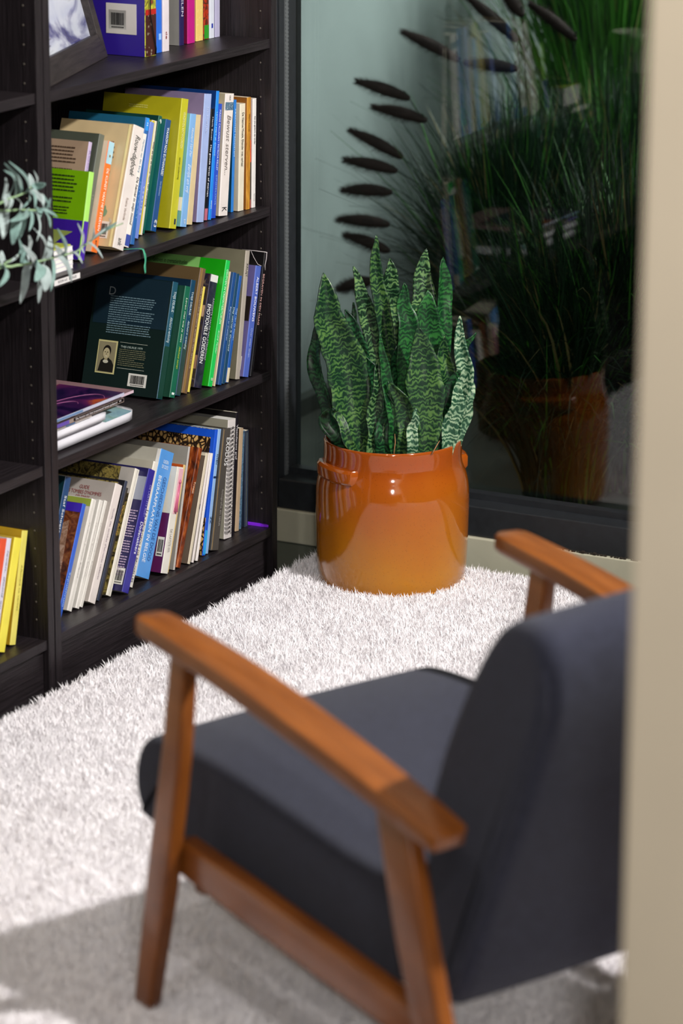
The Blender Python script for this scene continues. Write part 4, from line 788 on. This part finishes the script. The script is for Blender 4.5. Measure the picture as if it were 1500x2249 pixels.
# leaf: centre line (across, height) in metres, distance back, widest, fold, kind, turn
def leaf(px, dyb, wpx, kind, fold=.25, turn=0, lean=0.0, tw=0.0, pk=.42, base=.5):
    pts = [((x-864)/1151, dyb+lean*i/(len(px)-1), (1265-y)/1113-dyb*.285-lean*.285*i/(len(px)-1)) for i, (x, y) in enumerate(px)]
    n = 34; P = spline(pts, n); r6 = random.Random(px[0][0]*7+px[-1][1]); ph_ = r6.uniform(0, 6.28); am = r6.uniform(.001, .0028)
    P = [q+Vector((am*math.sin(i*.42+ph_)*min(1, i/8), am*1.5*math.sin(i*.3+ph_*2)*min(1, i/8), 0)) for i, q in enumerate(P)]; wm = wpx/1151; vs = []; uv = []; acc = 0; K = 8
    for i, q in enumerate(P):
        tt = i/n; t_ = (P[min(i+1, n)]-P[max(i-1, 0)]).normalized()
        if i: acc += (P[i]-P[i-1]).length
        if tt < pk: f = base+(1-base)*math.sin(tt/pk*math.pi/2)
        else: s = (tt-pk)/(1-pk); f = max(0.0, (1-s))**.8*(1+.45*s)
        wv = wm*f*.5+.0004
        a = turn+tw*tt; ac = Vector((math.cos(a), math.sin(a), 0)); ac = (ac-t_*ac.dot(t_)).normalized(); nn = t_.cross(ac)
        if nn.y > 0: nn = -nn
        for j in range(K+1):
            s = j/K*2-1; dpt = fold*(abs(s)**1.3)*wv+.0012*math.sin(acc*90+s*3)*(abs(s)); wob = 1+.05*math.sin(acc*110+ph_+(3 if s > 0 else 0))+.02*math.sin(acc*340+s*9)
            vs.append(q+ac*s*wv*wob+nn*(dpt-fold*wv*.5)); uv.append((s*wv+.5+dyb*3+px[0][0]*.013, acc+px[-1][0]*.01))
    fs = [((K+1)*i+j, (K+1)*i+j+1, (K+1)*(i+1)+j+1, (K+1)*(i+1)+j) for i in range(n) for j in range(K)]
    b = MB(); b.add(vs, fs, 0, True, uv); o = b.build('leaf', LM[kind], plant)
    sd = o.modifiers.new('thick', 'SOLIDIFY'); sd.thickness = .0022; sd.offset = 0; return o
F_, B_ = -.075, .07
leaf([(803, 1010), (778, 900), (752, 780), (722, 690), (712, 609)], -.062, 88, 'g', .55, R(8), .01, pk=.42, base=.38)
leaf([(752, 1000), (712, 870), (692, 780), (703, 706)], -.01, 34, 'd', .4, R(-30), 0, pk=.55)
leaf([(838, 960), (828, 800), (805, 680), (775, 587)], .03, 40, 'm', .3, R(5), 0, pk=.55)
leaf([(875, 950), (853, 760), (828, 620), (823, 521)], .02, 33, 'g', .5, R(0), 0, pk=.55)
leaf([(865, 950), (866, 760), (860, 640), (854, 566)], .07, 46, 'm', .3, R(0), 0, pk=.6)
leaf([(888, 1000), (896, 850), (896, 740), (888, 680), (883, 625)], -.02, 50, 'b', .45, R(5), 0, pk=.45)
leaf([(918, 950), (920, 760), (928, 640), (931, 547)], .055, 54, 'm', .25, R(0), 0, pk=.55)
leaf([(962, 980), (972, 760), (974, 680), (970, 620), (971, 566)], .03, 36, 'b', .6, R(15), 0, tw=R(25), pk=.68)
leaf([(942, 980), (944, 800), (938, 700), (936, 640)], .0, 66, 'b', .35, R(0), 0, pk=.45)
leaf([(930, 1012), (932, 880), (926, 800), (916, 722)], -.085, 80, 'g', .3, R(0), .01, pk=.46, base=.62)
leaf([(988, 990), (1000, 900), (1016, 830), (1008, 760), (1003, 697)], -.035, 40, 'w', .5, R(-10), 0, pk=.45)
leaf([(1004, 990), (1018, 840), (1014, 770), (1042, 728)], .02, 26, 'b', .4, R(20), 0, pk=.5)
leaf([(800, 980), (796, 820), (783, 740), (759, 682)], .0, 38, 'd', .4, R(-10), 0, pk=.55)
leaf([(800, 980), (790, 820), (776, 720), (778, 663)], .05, 20, 'd', .3, 0, 0, pk=.45)
leaf([(790, 980), (770, 800), (752, 720), (743, 665)], .05, 36, 'd', .3, 0, 0, pk=.5)
leaf([(868, 1006), (862, 950), (862, 890), (843, 820), (836, 736)], -.08, 27, 'b', .5, R(10), 0, pk=.6)
leaf([(884, 1008), (898, 940), (880, 880), (852, 838)], -.088, 50, 'g', .55, R(-15), 0, pk=.35)
leaf([(770, 1000), (742, 950), (722, 918), (728, 896)], -.05, 42, 'd', .7, R(-20), 0, pk=.6)
leaf([(905, 1014), (903, 960), (908, 925), (912, 898)], -.10, 24, 'w', .25, 0, 0, pk=.4, base=.85)
leaf([(792, 1012), (765, 960), (742, 910), (730, 896)], -.085, 22, 'g', .4, R(20), 0, pk=.4)
leaf([(850, 1000), (836, 900), (820, 830), (800, 780)], -.03, 56, 'd', .5, 0, 0, pk=.4)
leaf([(972, 1000), (978, 880), (975, 800), (970, 738)], -.02, 42, 'g', .5, R(10), 0, pk=.5)
leaf([(960, 1000), (975, 900), (988, 850), (1005, 812)], -.055, 34, 'd', .5, R(-20), 0, pk=.5)
leaf([(815, 1012), (826, 920), (832, 850), (834, 786)], -.07, 40, 'm', .5, R(10), 0, pk=.45)
leaf([(978, 1010), (985, 940), (1000, 880), (1002, 830)], -.07, 38, 'w', .5, R(15), 0, pk=.4)
leaf([(998, 1000), (1018, 920), (1028, 870), (1030, 822)], -.03, 26, 'w', .6, R(35), 0, pk=.5)
leaf([(842, 1008), (850, 960), (856, 910), (848, 860)], -.075, 54, 'd', .6, R(-15), 0, pk=.4)
leaf([(905, 990), (908, 860), (905, 760), (903, 700)], .03, 50, 'd', .3, 0, 0, pk=.5)
leaf([(820, 980), (815, 860), (812, 760), (806, 690)], .04, 42, 'd', .3, 0, 0, pk=.5)
leaf([(950, 980), (960, 860), (960, 780), (955, 720)], .05, 40, 'd', .3, 0, 0, pk=.5)
leaf([(872, 980), (876, 860), (880, 780), (878, 740)], .0, 40, 'd', .4, 0, 0, pk=.5)
dry = MB()
def P_(x, y, d): return Vector(((x-864)/1151, d, (1265-y)/1113-d*.285))
dry.tube([P_(864, 998, -.115), P_(867, 970, -.112), P_(866, 952, -.11)], [.0012, .0008, .0004], 5); dry.tube([P_(945, 996, -.115), P_(955, 978, -.113), P_(962, 966, -.11)], [.0014, .001, .0004], 5)
dry.build('dry_sheath', mat('dry_leaf', 'a87850', .7), plant)

# ------------------------------------------------------------------ silver leaved trailing plant on the left bookcase
m_sil = mat('silver_leaf', '9aa9a8', 0.6, noise=.18, nscale=60, sheen=.3); m_sil2 = mat('silver_green_leaf', '72908a', 0.55, noise=.2, nscale=60, sheen=.2)
m_stm = mat('silver_stem', '8aa67c', .6, noise=.15, nscale=60)
sp_ = thing('trailing_plant', 'silvery green trailing plant with oblong leaves reaching in from the left edge', 'plant', (4.09, 3.0, .800))
sp_.location = (4.09, 3.0, .80); off_ = Vector(sp_.location)
for k3, L_ in enumerate(ST):
    q = [Vector(a) for a in L_]; root = Vector((4.10, 2.985, .822)); pre = [root, root.lerp(q[0], .5)+Vector((0, -.03, .05 if k3 in (1, 2) else .03))]
    S = spline(pre+q, 40); MB().tube([a-off_ for a in S], [.0026*(1-.6*i/40) for i in range(41)], 7).build('stem', m_stm, sp_)
STP = [Vector(a) for L_ in ST for a in spline(L_, 30)]
for k3, (a, b_, wl) in enumerate(LV):
    a = Vector(a); b_ = Vector(b_); r5 = random.Random(k3); near = min(STP, key=lambda s: (s-a).length); dl = (b_-a)
    n = 12; side = dl.normalized().cross(Vector((-.5+r5.uniform(-.3, .3), -.85, .1)).normalized()).normalized(); nn = side.cross(dl.normalized())
    P = spline([near, a.lerp(near, .2), a.lerp(b_, .5)+nn*dl.length*.08, b_], n); vs = []
    for i, q in enumerate(P):
        tt = i/n; f = .10+.9*math.sin(min(1, max(0, (tt-.08)/.92))**.8*math.pi)**.7 if tt < .995 else .12
        for j in (-1, -.5, 0, .5, 1): vs.append(q-off_+side*j*wl*.62*f+nn*(abs(j)**1.5)*wl*.16*f)
    b = MB(); b.add(vs, [(5*i+j, 5*i+j+1, 5*i+6+j, 5*i+5+j) for i in range(n) for j in range(4)], 0, True)
    o = b.build('leaf', m_sil if r5.random() < .62 else m_sil2, sp_); sd = o.modifiers.new('thick', 'SOLIDIFY'); sd.thickness = .0007; sd.offset = 0
tp = thing('plant_pot', 'small pale pot of the trailing plant on the left bookcase shelf', 'plant pot', (4.09, 3.03, .7125))
MB().lathe([(.0001, .002), (.040, .002), (.043, 0), (.045, .004), (.054, .085), (.057, .088), (.057, .098), (.053, .098), (.050, .085), (.042, .02), (.0001, .02)], 40).build('pot_body', mat('pot_pale', 'b8b4a8', .5), tp)
MB().lathe([(.0001, .084), (.049, .082), (.049, .078), (.0001, .078)], 24).build('potting_soil', MATS['soil'], tp)

# ------------------------------------------------------------------ armchair
m_ch = bpy.data.materials.new('chair_wood'); m_ch.use_nodes = True; nt = m_ch.node_tree; bs = nt.nodes['Principled BSDF']; bs.inputs['Roughness'].default_value = .33; bs.inputs['Coat Weight'].default_value = .15
tc = nt.nodes.new('ShaderNodeTexCoord'); mp = nt.nodes.new('ShaderNodeMapping'); mp.inputs['Scale'].default_value = (30, 3, 6); nt.links.new(tc.outputs['Object'], mp.inputs[0])
nz = nt.nodes.new('ShaderNodeTexNoise'); nz.inputs['Scale'].default_value = 3; nz.inputs['Detail'].default_value = 6; nt.links.new(mp.outputs[0], nz.inputs['Vector'])
rp = nt.nodes.new('ShaderNodeValToRGB'); rp.color_ramp.elements[0].color = lin('66350f'); rp.color_ramp.elements[0].position = .3; rp.color_ramp.elements[1].color = lin('80481a'); rp.color_ramp.elements[1].position = .7
nt.links.new(nz.outputs['Fac'], rp.inputs[0]); nt.links.new(rp.outputs[0], bs.inputs['Base Color'])
m_fab = mat('chair_fabric', '282a38', .9, spec=.15, noise=.16, nscale=70, bump=.6, bscale=700, sheen=.08, stretch=(1, 3, 1))
CA = math.atan2(-.401, .916); rx_, fx_ = Vector((math.cos(CA), math.sin(CA), 0)), Vector((-math.sin(CA), math.cos(CA), 0))
S0, T0 = 2.6285, 3.0
ch = thing('armchair', 'low armchair with dark blue grey cushions and slanting orange brown wooden arms', 'armchair', tuple(rx_*S0+fx_*T0+Vector((0, 0, .0))), (0, 0, CA))
def sweep(name, pts, secs, mat_, seg=3):
    """pts: (x, t, z) centre line; secs: (half width, half height)"""
    b = MB(); vs = []; n = len(pts); P = [Vector(p) for p in pts]
    for i, p in enumerate(P):
        d = (P[min(i+1, n-1)]-P[max(i-1, 0)]).normalized(); sx_ = Vector((1, 0, 0)); up = sx_.cross(d).normalized()
        if up.z < -.2 or (abs(up.z) <= .2 and up.y < 0): up = -up
        hw, hh = secs[i]
        c = .24
        for a_, b2 in ((-1, -1+c), (-1+c*.3, -1), (1-c*.3, -1), (1, -1+c), (1, 1-c), (1-c*.3, 1), (-1+c*.3, 1), (-1, 1-c)): vs.append(p+sx_*hw*a_+up*hh*b2)
    fs = [(8*i+j, 8*i+(j+1) % 8, 8*i+8+(j+1) % 8, 8*i+8+j) for i in range(n-1) for j in range(8)]+[tuple(range(8))[::-1], tuple(8*(n-1)+j for j in range(8))]
    b.add(vs, fs); o = b.build(name, mat_, ch); bevel(o, .003, 2); o.data.polygons.foreach_set('use_smooth', [True]*len(o.data.polygons)); 
    return o
for sg in (-1, 1):
    X = sg*.3065
    n = 26; ap = [(3.300, .5560), (3.24, .5500), (3.12, .5340), (3.03, .5180), (2.90, .491), (2.78, .463), (2.705, .444), (2.682, .438)]
    cl = spline([(0, a, b_) for a, b_ in ap], n); secs = []
    for i in range(n+1):
        s = i/n; e_ = min(1, max(.12, math.sqrt(max(0, 1-(1-min(1, s/.07))**2)))); e2_ = min(1, max(.25, math.sqrt(max(0, 1-(1-min(1, (1-s)/.06))**2))))
        secs.append(((.0235+.009*math.sin(s*math.pi))*e_*e2_, .0125*max(.55, e_*e2_)))
    sweep('armrest', [(X, q.y-T0, q.z) for q in cl], secs, m_ch)
    sweep('leg', [(X+sg*.001, 3.205-T0, .545), (X, 3.225-T0, .40), (X, 3.262-T0, .20), (X, 3.300-T0, .016)], [(.0115, .017), (.0125, .019), (.013, .021), (.011, .017)], m_ch)
    sweep('leg', [(X+sg*.001, 2.785-T0, .455), (X, 2.745-T0, .30), (X, 2.70-T0, .16), (X, 2.635-T0, .016)], [(.0115, .028), (.0125, .029), (.013, .026), (.011, .017)], m_ch)
    Xr = sg*.279
    sweep('side_rail', [(Xr, 3.262-T0, .240), (Xr, 3.245-T0, .240), (Xr, 3.10-T0, .218), (Xr, 2.90-T0, .188), (Xr, 2.72-T0, .160)], [(.012, .016), (.0145, .024), (.0145, .027), (.0145, .027), (.0145, .025)], m_ch)
def cross(name, t_, z, hh, ht):
    b = MB().box(-.268, .268, t_-T0-ht, t_-T0+ht, z-hh, z+hh).build(name, m_ch, ch); bevel(b, .004, 2)
cross('cross_rail', 3.235, .203, .019, .012)
def cushion(name, prof, hw, rr=.03):
    """profile in (t, z), swept across the chair with rounded ends"""
    P = [Vector((0, a-T0, z)) for a, z in prof]; m = len(P); ring = []
    for i in range(m):
        a, c_, d, e = P[i-1], P[i], P[(i+1) % m], P[(i+2) % m]
        for k_ in range(5):
            t = k_/5; ring.append(0.5*((2*c_)+(d-a)*t+(2*a-5*c_+4*d-e)*t*t+(3*c_-3*d+e-a)*t**3))
    n = len(ring); ar = sum(ring[i].y*ring[(i+1) % n].z-ring[(i+1) % n].y*ring[i].z for i in range(n)); sg = 1 if ar > 0 else -1
    nr = []
    for i in range(n):
        d = (ring[(i+2) % n]-ring[i-2]).normalized(); nr.append(Vector((0, -d.z, d.y))*sg)
    K = 8; sts = [(-hw+rr-rr*math.sin(k_/K*math.pi/2), rr*(1-math.cos(k_/K*math.pi/2))) for k_ in range(K, 0, -1)]
    sts += [(x_*(hw-rr)/5, -.003*(1-(x_/5)**2)) for x_ in range(-5, 6)]+[(-a, c_) for a, c_ in sts[::-1]]
    vs = [tuple(q+nv*ins+Vector((x, 0, 0))) for x, ins in sts for q, nv in zip(ring, nr)]; L_ = len(sts)
    fs = [(i*n+j, i*n+(j+1) % n, (i+1)*n+(j+1) % n, (i+1)*n+j) for i in range(L_-1) for j in range(n)]
    fs += [tuple(range(n))[::-1], tuple((L_-1)*n+j for j in range(n))]
    b = MB(); b.add(vs, fs, 0, True); return b.build(name, m_fab, ch)
cushion('seat_cushion', [(2.82, .186), (3.10, .213), (3.365, .234), (3.398, .250), (3.411, .285), (3.405, .325), (3.385, .352), (3.345, .364), (3.24, .366), (3.10, .350), (2.95, .328), (2.80, .310)], .2485, .017)
cushion('back_cushion', [(2.745, .195), (2.79, .200), (2.800, .30), (2.812, .40), (2.785, .50), (2.748, .585), (2.712, .650), (2.680, .688), (2.640, .706), (2.605, .698), (2.586, .665), (2.588, .610), (2.612, .53), (2.645, .44), (2.70, .31)], .2485, .028)
for hwp in (-1, 1):
    pp = [(2.650, .685), (2.606, .668), (2.598, .605), (2.625, .53), (2.657, .44), (2.712, .31), (2.748, .215)]
    MB().tube([(hwp*.2445, a-T0, z) for a, z in spline([(a, 0, b_) for a, b_ in pp], 24) and [(q.x, q.z) for q in spline([(a, 0, b_) for a, b_ in pp], 24)]], .0032, 6).build('piping', m_fab, ch)

# ------------------------------------------------------------------ fountain grass outside
m_gr = mat('grass_blade', '15301d', .5, noise=.35, nscale=3); m_gr2 = mat('grass_blade_fresh', '47842e', .5, noise=.3, nscale=3); m_plm = mat('plume_bristle', '2a1c1a', .8, noise=.3, nscale=40); m_tan = mat('grass_blade_dry', '8c7c50', .6, noise=.2, nscale=4)
def clump(label, x, y, n, hgt, spread, seed, fresh=.25, dirb=(0, 0)):
    t = thing('fountain_grass', label, 'ornamental grass', (x, y, -.04)); r = np.random.default_rng(seed)
    for nm, mt, cnt in (('blades', m_gr, int(n*(1-fresh))), ('fresh_blades', m_gr2, int(n*fresh)), ('dry_blades', m_tan, int(n*.04))):
        a = r.uniform(0, 2*math.pi, cnt); L_ = r.uniform(.65, 1.15, cnt)*hgt; sp = np.abs(r.normal(.55, .3, cnt))*spread
        ex = np.cos(a)*sp+dirb[0]*r.uniform(0, 1, cnt); ey = np.sin(a)*sp+dirb[1]*r.uniform(0, 1, cnt)
        rr = r.uniform(0, .09, cnt); a2 = r.uniform(0, 6.28, cnt); x0 = np.cos(a2)*rr; y0 = np.sin(a2)*rr
        K = 8; tt = np.linspace(0, 1, K+1)[None, :]
        dr = r.uniform(.15, .85, cnt)[:, None]*np.sqrt(ex**2+ey**2)[:, None]*1.2
        X = x0[:, None]+ex[:, None]*tt**1.5; Y = y0[:, None]+ey[:, None]*tt**1.5
        Z = L_[:, None]*tt-dr*tt**3
        Z = np.maximum(Z, .01)
        wv = .0036*(1-tt**2)*r.uniform(.6, 1.3, cnt)[:, None]+.0002; pa = a+math.pi/2+r.normal(0, .5, cnt); wx_ = np.cos(pa)[:, None]*wv; wy_ = np.sin(pa)[:, None]*wv
        V1 = np.stack([X-wx_, Y-wy_, Z], 2); V2 = np.stack([X+wx_, Y+wy_, Z+.0006], 2); VV = np.stack([V1, V2], 2).reshape(-1, 3)
        W2 = 2*(K+1); i = np.arange(cnt)[:, None]*W2; k_ = np.arange(K)[None, :]*2; b0 = (i+k_).reshape(-1, 1)
        F = b0+np.array([0, 1, 3, 2])
        # keep blades in front of the wall and outside the glass
        VV[:, 0] = np.maximum(VV[:, 0], 5.80-x); VV[:, 1] = np.minimum(VV[:, 1], 3.52-y)
        me = bpy.data.meshes.new(nm); me.vertices.add(len(VV)); me.vertices.foreach_set('co', VV.astype(np.float32).reshape(-1)); me.loops.add(F.size); me.loops.foreach_set('vertex_index', F.reshape(-1).astype(np.int32))
        me.polygons.add(len(F)); me.polygons.foreach_set('loop_start', (np.arange(len(F))*4).astype(np.int32)); me.update(calc_edges=True); me.materials.append(mt)
        o = bpy.data.objects.new(nm, me); C.objects.link(o); o.parent = t
    return t
def plume(t, a, b_, stem_from):
    a = Vector(a)-Vector(t.location); b_ = Vector(b_)-Vector(t.location); s0 = Vector(stem_from)-Vector(t.location); d = a-b_; Ln = d.length; d.normalize()
    r = random.Random(int(a.z*1000)+7); m = MB(); core = []; n = 14
    for i in range(n+1): core.append(b_+d*Ln*i/n+Vector((0, 0, .003*math.sin(i/n*math.pi))))
    m.tube(core, [.003+.0105*math.sin(math.pi*min(1, (i+.5)/n))**.7 for i in range(n+1)], 8)
    for k4 in range(1300):
        s = r.random(); p = b_+d*Ln*s; o1 = d.orthogonal().normalized(); q = Matrix.Rotation(r.uniform(0, 6.28), 3, d) @ o1
        tip = p+q*(.0215*math.sin(math.pi*min(1, s*.9+.08))**.6+.003)+d*.012; sd = q.cross(d)*.0006
        m.add([p+q*.005-sd, p+q*.005+sd, tip], [(0, 1, 2)])
    m.build('plume', m_plm, t)
    mid = s0.lerp(b_, .55)+Vector((0, 0, .06)); MB().tube(spline([s0, mid, b_, b_+d*.01], 24), .0011, 5).build('plume_stem', m_gr, t)
CL = [clump('fountain grass with dark bottlebrush plumes against the green outdoor wall', 6.66, 3.02, 5200, .74, .34, 1, .08),
      clump('low arching grass just outside the glass, its blades hanging in front of the pot reflection', 6.20, 2.70, 3000, .62, .36, 2, .12),
      clump('bright green lamp lit tall grass at the upper right of the window', 7.42, 3.12, 3000, 1.35, .42, 3, .8),
      clump('dark tall grass at the right edge of the window, nearest the cream wall edge', 6.35, 2.62, 2600, .72, .45, 4, .25),
      clump('wide dark grass standing between the plumed clump and the lit one', 7.00, 2.90, 3600, .80, .45, 5, .2)]
for k3, (a, b_) in enumerate(PL): plume(CL[0], a, b_, (6.66+.01*(k3 % 3), 3.00, .12+.03*(k3 % 4)))
# ------------------------------------------------------------------ fit lettering to its measured length
bpy.context.view_layer.update()
for o, ln_ in FIT:
    dmx = o.dimensions.x
    if dmx > 1e-5: o.matrix_local = o.matrix_local @ Matrix.Diagonal((ln_/dmx, 1, 1, 1))
dg = bpy.context.evaluated_depsgraph_get()
for o in [q for q in bpy.data.objects if q.type == 'FONT']:
    me = bpy.data.meshes.new_from_object(o.evaluated_get(dg)); nm = o.name.split('.')[0]; pr, ml = o.parent, o.matrix_local.copy()
    bpy.data.objects.remove(o); q = bpy.data.objects.new(nm, me); C.objects.link(q); q.parent = pr; q.matrix_local = ml
